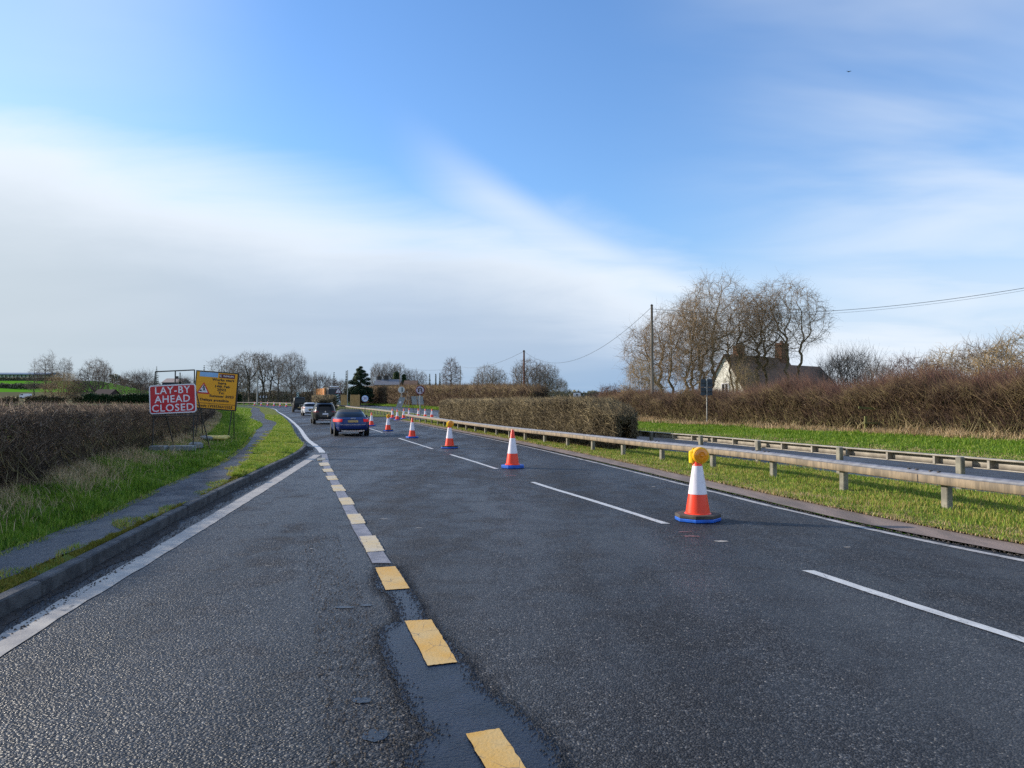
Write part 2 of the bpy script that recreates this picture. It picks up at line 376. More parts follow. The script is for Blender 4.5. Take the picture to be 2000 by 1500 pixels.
M_GRASS2 = tinted('median_grass_blade', [(.06, .13, .012), (.16, .28, .022), (.29, .39, .045), (.46, .42, .10), (.38, .26, .10)], .55, .3, scale=1.1, amount=.55)
M_STRAW = tinted('straw', [(.28, .19, .10), (.50, .36, .20), (.66, .50, .30), (.40, .28, .15)], .6, .25)
M_MOSS = tinted('moss', [(.06, .10, .012), (.16, .17, .02), (.28, .24, .03), (.20, .12, .03)], .8)
M_HEDGE = tinted('hedge_twig', [(.022, .015, .011), (.055, .037, .025), (.13, .088, .056), (.34, .25, .17)], .7, scale=1.2, amount=.45)
M_HEDGEM = tinted('median_hedge_twig', [(.032, .024, .014), (.07, .052, .028), (.15, .115, .06), (.30, .24, .13)], .7, scale=1.0, amount=.45)
M_HEDGER = tinted('hawthorn_twig', [(.030, .017, .013), (.062, .036, .024), (.12, .075, .042), (.21, .16, .07)], .7, scale=.8, amount=.6)
M_LEAF = tinted('evergreen_leaf', [(.010, .028, .010), (.022, .052, .015), (.040, .075, .022)], .6)
M_PINE = tinted('pine_needle', [(.008, .022, .010), (.016, .042, .016), (.032, .065, .022)], .6)
M_BARK = mat('bark', (.115, .095, .070), (.050, .042, .033), 9, .9, bump=.6, stretch=(1, 1, .3))
M_TWIG = mat('twig', (.20, .15, .11), (.12, .09, .065), 2, .85)
M_TWIGG = mat('grey_twig', (.20, .165, .135), (.12, .10, .085), 2, .85)
M_TWIGP = mat('purple_twig', (.14, .088, .075), (.09, .058, .05), 2, .85)
M_WILLB = mat('willow_bark', (.24, .18, .10), (.13, .095, .055), 7, .9, bump=.6, stretch=(1, 1, .4))
M_WILLT = mat('willow_twig', (.32, .22, .12), (.22, .155, .09), 1.2, .8)
M_WILLY = mat('yellow_twig', (.40, .28, .13), (.28, .20, .10), 1.2, .8)
M_RAIL = mat('rail_face', (.31, .235, .15), (.15, .118, .08), 7, .8, bump=.6, stretch=(1, 1, .25), lo=.3, hi=.7)
M_RAILT = mat('rail_top', (.20, .21, .24), (.13, .135, .16), 6, .6, metal=.0)
M_RAILB = mat('rail_back', (.38, .34, .28), (.26, .23, .19), 4, .6)
M_POST = mat('rail_post', (.27, .25, .19), (.15, .14, .11), 5, .7, bump=.3)
M_STEEL = mat('galvanised', (.36, .36, .34), (.24, .24, .23), 8, .45, metal=.5)
M_BLACKST = mat('black_steel', (.022, .021, .020), (.05, .04, .035), 14, .55)
M_ORANGE = mat('cone_orange', (1.0, .055, .012), (.70, .05, .02), 11, .38, lo=.5, hi=.85, detail=8)
M_SLEEVE = mat('cone_white', (.84, .79, .84), (.50, .46, .46), 9, .3, lo=.5, hi=.95, detail=8)
M_RUBBER = mat('rubber', (.045, .040, .036), (.10, .085, .07), 7, .85)
M_BLUE = mat('cone_base_blue', (.015, .15, .70), (.015, .10, .45), 7, .5)
M_AMBER = mat('amber_lens', (1.0, .36, .01), (.9, .28, .01), 5, .15, spec=.7)
M_AMBERD = mat('amber_rim', (1.0, .50, .01), (.95, .45, .01), 5, .3)
M_YCASE = mat('yellow_case', (.92, .62, .01), (.85, .55, .01), 5, .35)
M_SRED = mat('sign_red', (.56, .008, .024), (.50, .008, .022), 2, .4)
M_SWHITE = mat('sign_white', (.82, .80, .86), (.74, .72, .78), 3, .4)
M_SYEL = mat('sign_yellow', (.88, .38, .006), (.82, .34, .006), 2, .45)
M_SBLK = mat('sign_black', (.012, .011, .012), (.02, .018, .018), 3, .45)
M_SBLUE = mat('sign_sky_blue', (.28, .48, .80), (.24, .42, .72), 3, .5)
M_SMAR = mat('sign_maroon', (.13, .012, .03), (.11, .01, .026), 3, .5)
M_NAVY = mat('numeral_blue', (.02, .05, .32), (.02, .05, .28), 3, .5)
M_RING = mat('sign_ring_red', (.16, .008, .025), (.12, .008, .02), 3, .5)
M_PINKW = mat('sign_pinkish_white', (.55, .48, .54), (.48, .42, .48), 3, .5)
M_SGREEN = mat('sign_green', (.004, .10, .06), (.004, .08, .05), 3, .5)
M_SBACK = mat('sign_back', (.055, .075, .095), (.035, .05, .065), 3, .5, metal=.2)
M_SGREY = mat('sign_back_grey', (.34, .38, .36), (.26, .29, .28), 3, .6)
M_SILV = mat('pale_sign', (.62, .64, .60), (.52, .54, .50), 3, .5)
M_BAG = mat('sandbag', (.80, .62, .16), (.62, .50, .18), 9, .8, bump=.5)
M_BLOCK = mat('concrete_block', (.30, .31, .30), (.20, .21, .205), 9, .85, bump=.5)
M_WOOD = mat('pole_wood', (.20, .17, .13), (.11, .09, .07), 4, .85, stretch=(1, 1, .1), bump=.4)
M_WOODR = mat('pole_red_wood', (.15, .06, .035), (.08, .035, .025), 4, .85, stretch=(1, 1, .1))
M_CABLE = mat('cable', (.06, .075, .085), (.05, .06, .07), 4, .6)
M_TILE = mat('roof_tile', (.19, .11, .07), (.11, .068, .048), 2.2, .9, bump=.8, bscale=14)
M_SLATE = mat('roof_slate', (.19, .19, .20), (.12, .12, .13), 2.2, .6, bump=.5, bscale=14)
M_RENDER = mat('white_render', (.80, .77, .68), (.70, .67, .58), 1.5, .85)
M_BRICK = mat('brick', (.19, .08, .045), (.11, .05, .032), 12, .9, bump=.5)
M_BROOF = mat('rust_roof', (.060, .034, .030), (.04, .025, .022), 2, .9)
M_FENCE = mat('fence_wood', (.55, .34, .14), (.38, .22, .09), 3, .8, stretch=(3, 3, .3))
M_GLASS = mat('window_glass', (.008, .009, .010), (.012, .013, .014), 2, .08, spec=.35)
M_TYRE = mat('tyre', (.012, .012, .012), (.02, .02, .02), 12, .8)
M_RIM = mat('wheel_rim', (.30, .31, .33), (.2, .2, .21), 8, .3, metal=.9)
M_PLASTIC = mat('black_plastic', (.012, .012, .013), (.02, .02, .02), 8, .5)
M_TAIL = emis('tail_lamp', (.62, .010, .012), .22)
M_TAILOFF = mat('tail_lamp_unlit', (.22, .008, .008), (.16, .006, .006), 8, .2)
M_PLATEY = mat('plate_yellow', (.60, .40, .14), (.5, .34, .12), 8, .5)
M_CHROME = mat('chrome', (.6, .6, .62), (.5, .5, .5), 8, .15, metal=1)
def carpaint(n, c): return mat(n, c, tuple(x*.9 for x in c), 2, .30, metal=.0, coat=.45, spec=.3)

# ---------------------------------------------------------------- setting: ground, roads, kerbs, markings
def hill(x, y):
    w = np.clip((-.535-x/np.maximum(y, 1))/.10+.5, 0, 1) * 1.0
    w = np.where(y < 260, 0, w); w = w*w*(3-2*w)
    h = np.interp(y, [0, 260, 350, 500, 640, 800, 1000, 1500, 2200, 4000], [0, 0, 3, 10, 17, 27, 33, 40, 44, 40])
    r = np.interp(y, [0, 400, 1200, 2500, 4000], [0, 0, 9, 30, 30])
    return h*w + r*(1-w)
def grid_sheet(name, xs, ys, zf, m):
    X, Y = np.meshgrid(xs, ys); Z = zf(X, Y); nx, ny = len(xs), len(ys)
    V = np.stack([X, Y, Z], -1).reshape(-1, 3)
    i = np.arange((nx-1)*(ny-1)); a = i//(nx-1)*nx+i % (nx-1)
    return mesh_np(name, V, np.stack([a, a+1, a+nx+1, a+nx], 1), m, smooth=True)
def strip(name, xa, xb, y0, y1, z0, z1, m, n=None, cols=1, kind='structure', step=.75, wob=0.0, seed=1):
    """sheet between two lines, sampled at the same distances; z0/z1 are heights over G at its two sides"""
    ys = np.concatenate([np.arange(y0, min(y1, 60), step), np.arange(max(60, y0), y1, 2.0), [y1]]); ys = np.unique(ys)
    rs = np.random.RandomState(seed)
    A = xa(ys)+wob*rs.uniform(-1, 1, len(ys)); B = xb(ys)+wob*rs.uniform(-1, 1, len(ys)); rows = []
    for c in range(cols+1):
        f = c/cols; rows.append(np.stack([A+(B-A)*f, ys, G(ys)+z0+(z1-z0)*f], 1))
    V = np.stack(rows, 1).reshape(-1, 3); nc = cols+1; k = np.arange((len(ys)-1)*cols); a = k//cols*nc+k % cols
    o = mesh_np(name, V, np.stack([a, a+1, a+nc+1, a+nc], 1), m, smooth=True)
    if kind: o['kind'] = kind
    return o
def field_mat():
    m = bpy.data.materials.new('fields'); m.use_nodes = True; t = NT(m.node_tree); b = t.n['Principled BSDF']
    v = t.new('ShaderNodeTexCoord').outputs['Object']; sp = t.new('ShaderNodeSeparateXYZ'); t.l.new(v, sp.inputs[0])
    y = sp.outputs[1]; n = t.noise(v, .3, 5, .6); n2 = t.noise(v, .012, 3)
    vo = t.new('ShaderNodeTexVoronoi'); t.put(vo.inputs['Vector'], t.map(v, scale=(1, .6, 1))); vo.inputs['Scale'].default_value = .006
    sc = t.new('ShaderNodeSeparateColor'); t.l.new(vo.outputs['Color'], sc.inputs[0])
    crop = t.mix(t.ss(n, .3, .7), (.085, .24, .018), (.11, .28, .028)); plough = (.12, .10, .07)
    far = t.mix(t.ss(sc.outputs[0], .35, .45), (.09, .15, .035), (.10, .20, .03)); far = t.mix(t.ss(sc.outputs[1], .7, .8), far, plough)
    c = t.mix(t.ss(y, 900, 960), crop, far)
    c = t.mix(t.m('MULTIPLY', t.ss(y, 230, 236), t.ss(y, 452, 458, 1, 0)), c, t.mix(t.ss(n, .3, .7), (.15, .13, .085), (.10, .11, .055)))
    t.l.new(c, b.inputs['Base Color']); b.inputs['Roughness'].default_value = 1; b.inputs['Specular IOR Level'].default_value = 0
    return m
gx = np.unique(np.concatenate([np.linspace(-3000, -300, 28), np.linspace(-300, 300, 61), np.linspace(300, 3000, 28)]))
gy = np.unique(np.concatenate([np.linspace(-60, 260, 65), np.linspace(260, 1000, 50), np.linspace(1000, 4500, 36)]))
tag(grid_sheet('ground', gx, gy, lambda X, Y: G(Y)-.3*np.clip((260-Y)/60, 0, 1)+hill(X, Y), field_mat()), kind='structure')
strip('field_left', lambda y: HL.x(y)-60-.5*np.maximum(y, 0), lambda y: HL.x(y)+.1, -6, 178, 0, .23, field_mat(), cols=3)
strip('road', LE.x, lambda y: ML.x(y)+.12, -6, 200, 0, 0, M_ROAD, cols=4)
strip('layby', K.x, LE.x, -6, 29.5, 0, 0, M_LAYBY, cols=3)
strip('road_edge', K.x, LE.x, 29.5, 195, 0, 0, M_ROAD)
strip('concrete_edge_strip', lambda y: ML.x(y)+.12, MG.x, -6, 66.5, .03, .045, M_KSTRIP, cols=2)
strip('median_turf', MG.x, lambda y: R2.x(y)+.25, -6, 66.5, .07, .03, M_TURF2, cols=5)
strip('median_turf', lambda y: R2.x(y)+.25, ON.x, -6, 66.5, .03, -.10, M_TURF2, cols=2)
strip('crossing_road', lambda y: ML.x(y)+.12, ON.x, 66.5, 77.5, .002, -.10, M_ROAD, cols=4)
strip('median_turf', lambda y: ML.x(y)+.12, ON.x, 77.5, 196, .05, -.08, M_TURF2, cols=5)
strip('opposite_road', ON.x, OE.x, -6, 200, -.12, -.12, M_OPP, cols=4)
strip('verge_turf', OE.x, HR.x, -6, 200, -.04, .34, M_TURF, cols=5)
strip('field_right', HR.x, lambda y: HR.x(y)+90+y*.5, -6, 200, .34, .3, M_TURF, cols=3)
strip('path', PL.x, PR.x, -6, 150, .125, .125, M_PATH, cols=2, step=.35, wob=.05, seed=3)
strip('verge_turf', PR.x, lambda y: K.x(y)-.02, -6, 150, .12, .12, M_TURF2, cols=4)
strip('verge_turf', lambda y: HL.x(y), PL.x, -6, 150, .25, .12, M_TURF, cols=4)
strip('verge_turf', lambda y: HL.x(y), lambda y: K.x(y)-.02, 150, 178, .25, .12, M_TURF, cols=4)
# kerb stones of the lay-by: separate blocks with dark joints
kb = MB(); ks = [(float(K.x(y)), y) for y in np.arange(-3, 31.2, .02)]; acc = 0; st = 0; rk = random.Random(4)
for i in range(1, len(ks)):
    acc += math.dist(ks[i], ks[i-1])
    if acc >= .915 or (ks[i][1] > 26.5 and acc > .4):
        a, b = Vector((*ks[st], 0)), Vector((*ks[i], 0)); d = (b-a); L = d.length; d.normalize(); nrm = Vector((-d.y, d.x, 0))
        zz = float(G((a.y+b.y)/2)); M = Matrix(((d.x, nrm.x, 0), (d.y, nrm.y, 0), (0, 0, 1)))
        kb.box((a+b)/2+nrm*.065+Vector((0, 0, zz+.045+rk.uniform(-.004, .004))), (L-.012, .13, .19), M, ch=.014)
        acc = 0; st = i
tag(kb.build('kerb', M_KERB), kind='structure')
strip('gutter_dirt', lambda y: K.x(y)+.005, lambda y: K.x(y)+.16+.07*np.sin(y*1.7)+.05*np.sin(y*4.1), -3, 29, .005, .004, M_DIRT, wob=.03, step=.2, seed=8)
def mark(name, f, g, ys, dz, m, wob=0.0, seed=0):
    rs = np.random.RandomState(seed); ys = np.asarray(ys); A = f(ys)+rs.uniform(-wob, wob, len(ys)); B = g(ys)+rs.uniform(-wob, wob, len(ys))
    V = np.concatenate([np.stack([A, ys, G(ys)+dz], 1), np.stack([B, ys, G(ys)+dz], 1)]); n = len(ys); a = np.arange(n-1)
    o = mesh_np(name, V, np.stack([a, a+n, a+n+1, a+1], 1), m); o['kind'] = 'structure'; return o
def merge(name, objs, m):
    V, F, b = [], [], 0
    for o in objs:
        me = o.data; v = np.empty(len(me.vertices)*3, np.float32); me.vertices.foreach_get('co', v); V.append(v.reshape(-1, 3))
        F.append(np.array([p.vertices[:] for p in me.polygons])+b); b += len(me.vertices); bpy.data.objects.remove(o)
    o = mesh_np(name, np.concatenate(V), np.concatenate(F), m); o['kind'] = 'structure'; return o
# lane dashes: 6 m marks, 3 m gaps
def arc(line, y0, y1):
    ys = np.arange(y0, y1, .1); xs = line.x(ys); s = np.concatenate([[0], np.cumsum(np.hypot(np.diff(xs), np.diff(ys)))]); return ys, s
def dashes(name, line, y_start, y_end, on, off, w, dz, m):
    ys, s = arc(line, y_start, y_end); out = []; p = 0.0
    while p+on < s[-1]:
        a, b = np.interp([p, p+on], s, ys); out.append(mark(name, line.off(-w/2).x, line.off(w/2).x, np.linspace(a, b, 7), dz, m, .004, int(p))); p += on+off
    return merge(name, out, m)
lo = []
for (a, b) in [((2100, 1283), (1575, 1115)), ((1303, 1024), (1040, 942)), ((970, 916), (880, 888)), ((845, 877), (779, 856)), ((747, 845), (718, 836))]:
    ya, yb = at(*a)[1], at(*b)[1]
    lo.append(mark('m', LANE.off(-.055).x, LANE.off(.055).x, np.linspace(ya, yb, 12), .005, M_WHITE, .006, int(ya)))
merge('lane_markings', lo, M_WHITE)
dashes('lane_markings', LANE, at(718, 836)[1]+3, 190, 6, 3, .12, .005, M_WHITE)
mark('edge_marking', ML.off(-.10).x, ML.off(.0).x, np.arange(-3, 66, .5), .0045, M_WHITE_THIN, .018, 5)
mark('edge_marking', ML.off(-.12).x, ML.off(.0).x, np.arange(78, 190, 1.), .0045, M_WHITE, .01, 6)
mark('edge_marking', LE.off(-.24).x, LE.off(-.03).x, np.concatenate([np.arange(24.6, 60, .5), np.arange(60, 190, 1.)]), .0055, M_WHITE, .012, 7)
LW = Line(px([(0, 1264), (300, 1083), (618, 890)]) + [(-2.95, 2.5)])
mark('layby_line', lambda y: LW.x(y)-.12, lambda y: LW.x(y)+.12, np.arange(2.8, 23.6, .25), .005, M_WHITE_OLD, .010, 9)
dashes('lane_markings', OL, 10.6, 200, 6, 3, .12, -.115, M_WHITE)
mark('edge_marking', OE.off(-.35).x, OE.off(-.2).x, np.arange(4, 190, 1.), -.115, M_WHITE, .01, 12)
mark('edge_marking', ON.off(.25).x, ON.off(.40).x, np.arange(4, 190, 1.), -.115, M_WHITE, .01, 13)
# yellow blocks along the lay-by mouth, traced corner by corner
yel = [((910, 1440), (975, 1427), (1060, 1560), (985, 1570)), ((790, 1217), (843, 1215), (893, 1297), (835, 1304)), ((733, 1112), (772, 1109), (800, 1152), (753, 1156)),
       ((702, 1050), (733, 1048), (751, 1078), (715, 1081)), ((677, 1006), (704, 1005), (714, 1024), (687, 1026)), ((661, 974), (684, 973), (693, 987), (668, 988)),
       ((646, 949), (667, 948), (676, 960), (652, 961)), ((636, 931), (655, 930), (661, 938), (641, 939)), ((629, 917), (647, 916), (652, 922), (633, 923)),
       ((622, 905), (640, 904), (645, 910), (626, 911)), ((618, 896), (634, 895), (637, 899), (620, 900))]
def patch(name, quad, dz, m, n=14, rag=.012, seed=0):
    rs = random.Random(seed); q = [at(*p) for p in quad]; pts = []
    for i in range(4):
        a, b = q[i], q[(i+1) % 4]
        for k in range(n):
            p = a.lerp(b, k/n); j = rag*(1 if 0 < k else 0)
            pts.append((p.x+rs.uniform(-j, j), p.y+rs.uniform(-j, j)))
    mb = MB(); mb.add([(x, y, float(G(y))+dz) for x, y in pts], [tuple(range(len(pts)-1, -1, -1))]); o = mb.build(name, m); o['kind'] = 'structure'; return o
def patches(name, quads, dz, m, **kw):
    obs = [patch('p', q, dz, m, seed=i, **kw) for i, q in enumerate(quads)]
    mb = MB()
    for o in obs:
        mb.add([v.co for v in o.data.vertices], [p.vertices[:] for p in o.data.polygons]); bpy.data.objects.remove(o)
    o = mb.build(name, m); o['kind'] = 'structure'; return o
patches('yellow_markings', yel[:3], .0125, M_YELLOW, rag=.004)
patches('yellow_markings', yel[3:], .0125, M_YPALE, rag=.008)
mark('concrete_channel', lambda y: LE.x(y)-.20, lambda y: LE.x(y)-.015, np.arange(7.45, 24.2, .4), .0085, M_CHAN, .008, 21)
# smooth tar patch under the near blocks
tarp = [(840, 1600), (790, 1500), (808, 1462), (842, 1440), (800, 1395), (775, 1340), (752, 1300), (742, 1262), (738, 1232), (762, 1222), (780, 1215), (772, 1190), (758, 1165), (735, 1150), (733, 1120), (740, 1108),
        (775, 1108), (800, 1148), (822, 1182), (838, 1216), (868, 1248), (900, 1282), (925, 1320), (950, 1352), (985, 1372), (1020, 1392), (1052, 1425), (1085, 1458), (1105, 1500), (1190, 1600)]
rr = random.Random(5); tp = [at(*p) for p in tarp]; dense = []
for i in range(len(tp)):
    a, b = tp[i], tp[(i+1) % len(tp)]; n = max(2, int((b-a).length/.035))
    for k in range(n):
        p = a.lerp(b, k/n); dense.append((p.x+rr.uniform(-.012, .012), p.y+rr.uniform(-.012, .012), float(G(p.y))+.0065))
mb = MB(); mb.add(dense, [tuple(range(len(dense)-1, -1, -1))]); tag(mb.build('tar_patch', M_TAR), kind='structure')
TARE = np.array(dense)
M_PUD = mat('puddle', (.012, .014, .018), (.02, .022, .028), 5, .16, bump=.3, bscale=60, spec=.5)
mb = MB()
for (u, v, a, b_) in [(706, 1370, .055, .025), (733, 1441, .065, .042), (672, 1187, .09, .02), (715, 1183, .05, .018)]:
    c = at(u, v); k = 18; b = len(mb.v)
    mb.add([(c.x+a*math.cos(q*2*math.pi/k)*rr.uniform(.85, 1.12), c.y+b_*1.6*math.sin(q*2*math.pi/k)*rr.uniform(.85, 1.12), c.z+.005) for q in range(k)], [tuple(range(k))])
tag(mb.build('puddles', M_PUD), kind='structure')
M_PINK = mat('faded_pink_paint', (.30, .12, .12), (.10, .06, .06), 20, .7)
def specks(name, L_, m, seed):
    r_ = random.Random(seed); mb = MB()
    for (u, v, a, b_) in L_:
        c = at(u, v); k = 12
        mb.add([(c.x+a*math.cos(q*6.283/k)*r_.uniform(.6, 1.2), c.y+b_*math.sin(q*6.283/k)*r_.uniform(.6, 1.2), c.z+.004) for q in range(k)], [tuple(range(k))])
    return tag(mb.build(name, m), kind='structure')
specks('white_paint_specks', [(1410, 1058, .09, .05), (1276, 951, .05, .03), (1028, 1421, .022, .018), (1036, 1423, .016, .012), (749, 1014, .08, .02), (818, 1032, .05, .015), (840, 947, .05, .02), (660, 898, .25, .03), (1655, 1070, .04, .02), (868, 1003, .02, .01), (608, 1073, .02, .02)], M_WHITE_OLD, 3)
specks('pink_paint_specks', [(1350, 1048, .13, .05), (1338, 1040, .08, .03), (999, 929, .16, .06), (875, 887, .2, .08)], M_PINK, 4)
# tar seams across the lanes and along the lay-by edge
sm = []
for (v, u0, u1) in [(875, 640, 860), (918, 660, 1000)]:
    a, b = at(u0, v+1), at(u1, v-1)
    q = MB(); n = 14
    vs = []
    for i in range(n+1):
        p = a.lerp(b, i/n); w = .03; vs += [(p.x, p.y-w+rr.uniform(-.01, .01), float(G(p.y))+.0035), (p.x, p.y+w+rr.uniform(-.01, .01), float(G(p.y))+.0035)]
    q.add(vs, [(2*i, 2*i+2, 2*i+3, 2*i+1) for i in range(n)]); sm.append(q.build('m', M_SEAM))
merge('road_seams', sm, M_SEAM)
# grit, chips and litter flecks
def scatter_chips(name, xa, xb, y0, y1, n, size, m, dz, seed):
    rs = np.random.RandomState(seed); y = y0+(y1-y0)*rs.rand(n)**1.5; f = rs.rand(n); x = xa(y)+(xb(y)-xa(y))*f
    s = size*rs.uniform(.4, 1.3, n); ang = rs.rand(n)*6.28
    base = np.array([[1, 0, 0], [-.5, .8, 0], [-.6, -.7, 0], [0, 0, .8]])
    c, sn = np.cos(ang), np.sin(ang)
    P = base[None]*s[:, None, None]; Q = P.copy(); Q[..., 0] = P[..., 0]*c[:, None]-P[..., 1]*sn[:, None]; Q[..., 1] = P[..., 0]*sn[:, None]+P[..., 1]*c[:, None]
    Q += np.stack([x, y, G(y)+dz], 1)[:, None]
    F = np.array([[0, 1, 3], [1, 2, 3], [2, 0, 3]])[None]+4*np.arange(n)[:, None, None]
    return mesh_np(name, Q.reshape(-1, 3), F.reshape(-1, 3), m)
tag(scatter_chips('loose_gravel', lambda y: ML.x(y)+.02, lambda y: ML.x(y)+.30, 5, 45, 3800, .016, M_GRIT, .01, 3), kind='stuff')
tag(scatter_chips('loose_gravel', lambda y: K.x(y)+.01, lambda y: K.x(y)+.32, 3, 28, 3500, .012, M_GRIT, .006, 4), kind='stuff')
tag(scatter_chips('loose_gravel', lambda y: LE.x(y)-.9, lambda y: LE.x(y)-.45, 3.2, 9, 1600, .008, M_GRIT, .003, 5), kind='stuff')
rs = np.random.RandomState(77); k_ = rs.randint(0, len(TARE), 5200); P_ = TARE[k_, :2]+rs.normal(size=(5200, 2))*np.array([.035, .05]); s_ = .0075*rs.uniform(.5, 1.3, 5200)
b_ = np.array([[1, 0, 0], [-.5, .8, 0], [-.6, -.7, 0], [0, 0, .8]])[None]*s_[:, None, None]; b_ = b_+np.stack([P_[:, 0], P_[:, 1], G(P_[:, 1])+.0066], 1)[:, None]
tag(mesh_np('loose_gravel', b_.reshape(-1, 3), (np.array([[0, 1, 3], [1, 2, 3], [2, 0, 3]])[None]+4*np.arange(5200)[:, None, None]).reshape(-1, 3), mat('dark_chippings', (.06, .06, .06), (.018, .019, .02), 40, .6)), kind='stuff')
# ---------------------------------------------------------------- grass and hedges
def nz(x, y, s, seed=0):
    return .5+.25*np.sin(x*s*1.0+seed)*np.cos(y*s*.8+seed*2)+.25*np.sin(x*s*2.3+y*s*1.9+seed*3)
def blades(name, xa, xb, za, y0, y1, n, hgt, wid, m, seed, bias=1.6, patchy=None, lean=.5, tint=(0, 1), ylist=None):
    rs = np.random.RandomState(seed); y = y0+(y1-y0)*rs.rand(n)**bias; f = rs.rand(n); x = xa(y)+(xb(y)-xa(y))*f
    if patchy is not None:
        k = patchy(x, y, f, rs) & ~(((x > -12.4) & (x < -9.0) & (y > 20.6) & (y < 23.7) & (rs.rand(n) < .85)) | ((x > -13.6) & (x < -11.2) & (y > 26.8) & (y < 29.8) & (rs.rand(n) < .8))); x, y, f = x[k], y[k], f[k]; n = len(x)
    grow = 1+np.maximum(y-10, 0)/22; cl = .55+.9*nz(x, y, 3.1, seed)*nz(y, x, 7.3, seed+1)*1.6
    h = hgt*rs.uniform(.45, 1.15, n)*cl*(1+.25*np.sin(x*2.1+y*1.3)+.2*np.sin(x*5+y*3.7)); w = wid*rs.uniform(.6, 1.3, n)*grow
    a = rs.rand(n)*6.283; l = lean*h*rs.rand(n); la = rs.rand(n)*6.283
    z = za(x, y, f)
    dx, dy = np.cos(a)*w/2, np.sin(a)*w/2; lx, ly = np.cos(la)*l, np.sin(la)*l
    V = np.stack([np.stack([x-dx, y-dy, z], 1), np.stack([x+dx, y+dy, z], 1), np.stack([x+lx*.35+dx*.6, y+ly*.35+dy*.6, z+h*.6], 1),
                  np.stack([x+lx*.35-dx*.6, y+ly*.35-dy*.6, z+h*.6], 1), np.stack([x+lx, y+ly, z+h*.98], 1)], 1)
    F = np.array([[0, 1, 2], [0, 2, 3], [3, 2, 4]])[None]+5*np.arange(n)[:, None, None]
    t = np.repeat(tint[0]+(tint[1]-tint[0])*rs.rand(n), 5)
    return tag(mesh_np(name, V.reshape(-1, 3), F.reshape(-1, 3), m, attr=t), kind='stuff')
zv = lambda x, y, f: G(y)+.24-.13*f
zv0 = lambda x, y, f: G(y)+.11
blades('verge_grass', HL.x, PL.x, zv, 5, 36, 105000, .13, .012, M_GRASS, 1, 1.5, lambda x, y, f, r: r.rand(len(x)) < np.where(nz(x, y, 1.4) > .35, 1, .45), .7, (.0, .8))
blades('verge_grass', HL.x, PL.x, zv, 30, 120, 45000, .15, .014, M_GRASS, 2, 1.6, None, .7, (.2, .85))
blades('tall_dry_grass', lambda y: HL.x(y)-.2, lambda y: HL.x(y)+(PL.x(y)-HL.x(y))*.85, lambda x, y, f: G(y)+.24-.11*f, 5, 30, 52000, .28, .008, M_STRAW, 3, 1.4,
       lambda x, y, f, r: r.rand(len(x)) < np.clip(1.05-f*1.25, .04, 1)*np.where(nz(x, y, 1.1, 2) > .40, 1, .18), 1.1)
blades('tall_dry_grass', lambda y: HL.x(y)-.2, lambda y: HL.x(y)+1.0, lambda x, y, f: G(y)+.23-.03*f, 28, 110, 14000, .28, .010, M_STRAW, 33, 1.4, None, 1.0)
blades('verge_grass', PR.x, lambda y: K.x(y)-.15, zv0, 3, 20, 60000, .045, .009, M_MOSS, 4, 1.1,
       lambda x, y, f, r: (r.rand(len(x)) < np.where(nz(x, y, 2.6, 1) > .38, 1, .15)), .9)
blades('verge_grass', PR.x, lambda y: K.x(y)-.12, zv0, 15, 80, 100000, .085, .012, M_GRASS2, 5, 1.5, None, .8, (.1, .75))
blades('verge_grass', lambda y: PL.x(y)-.12, lambda y: PL.x(y)+.15, zv0, 4, 40, 14000, .05, .009, M_GRASS2, 6, 1.4, None, .9)
# grass reaching over the path in tongues
blades('verge_grass', lambda y: PR.x(y)-.40, PR.x, zv0, 4, 42, 26000, .06, .010, M_GRASS2, 66, 1.2, lambda x, y, f, r: (nz(x*.2, y, 2.2, 4)-.30 > (1-f)*.6), .9, (.2, 1))
zm = lambda x, y, f: G(y)+.06-.02*f
blades('median_grass', lambda y: MG.x(y)-.05, R2.x, zm, 6, 66, 160000, .075, .011, M_GRASS2, 7, 1.55, None, .9, (.0, 1.0))
blades('median_grass', lambda y: MG.x(y)-.08, lambda y: MG.x(y)+.75, zm, 6, 60, 34000, .05, .010, M_STRAW, 8, 1.4, None, 1.0)
blades('median_grass', R2.x, ON.x, lambda x, y, f: G(y)+.02-.1*f, 8, 66, 22000, .07, .012, M_GRASS2, 9, 1.4, None, .9)
zr = lambda x, y, f: G(y)-.05+.38*f
blades('verge_grass', lambda y: OE.x(y)+.3, HR.x, zr, 14, 70, 110000, .13, .016, M_GRASS, 10, 1.2, None, .7, (.12, .80))
blades('verge_grass', OE.x, lambda y: OE.x(y)+1.9, lambda x, y, f: G(y)-.04+.10*f, 14, 70, 20000, .07, .014, M_STRAW, 11, 1.2, None, .8)
blades('verge_grass', OE.x, HR.x, zr, 68, 180, 30000, .14, .022, M_GRASS, 12, 1.1, None, .7, (.2, .8))
blades('tall_dry_grass', lambda y: HR.x(y)-1.0, lambda y: HR.x(y)+.3, lambda x, y, f: G(y)+.28, 16, 70, 22000, .36, .014, M_STRAW, 13, 1.0,
       lambda x, y, f, r: r.rand(len(x)) < np.where(nz(x, y, .7, 5) > .42, 1, .2), 1.2)

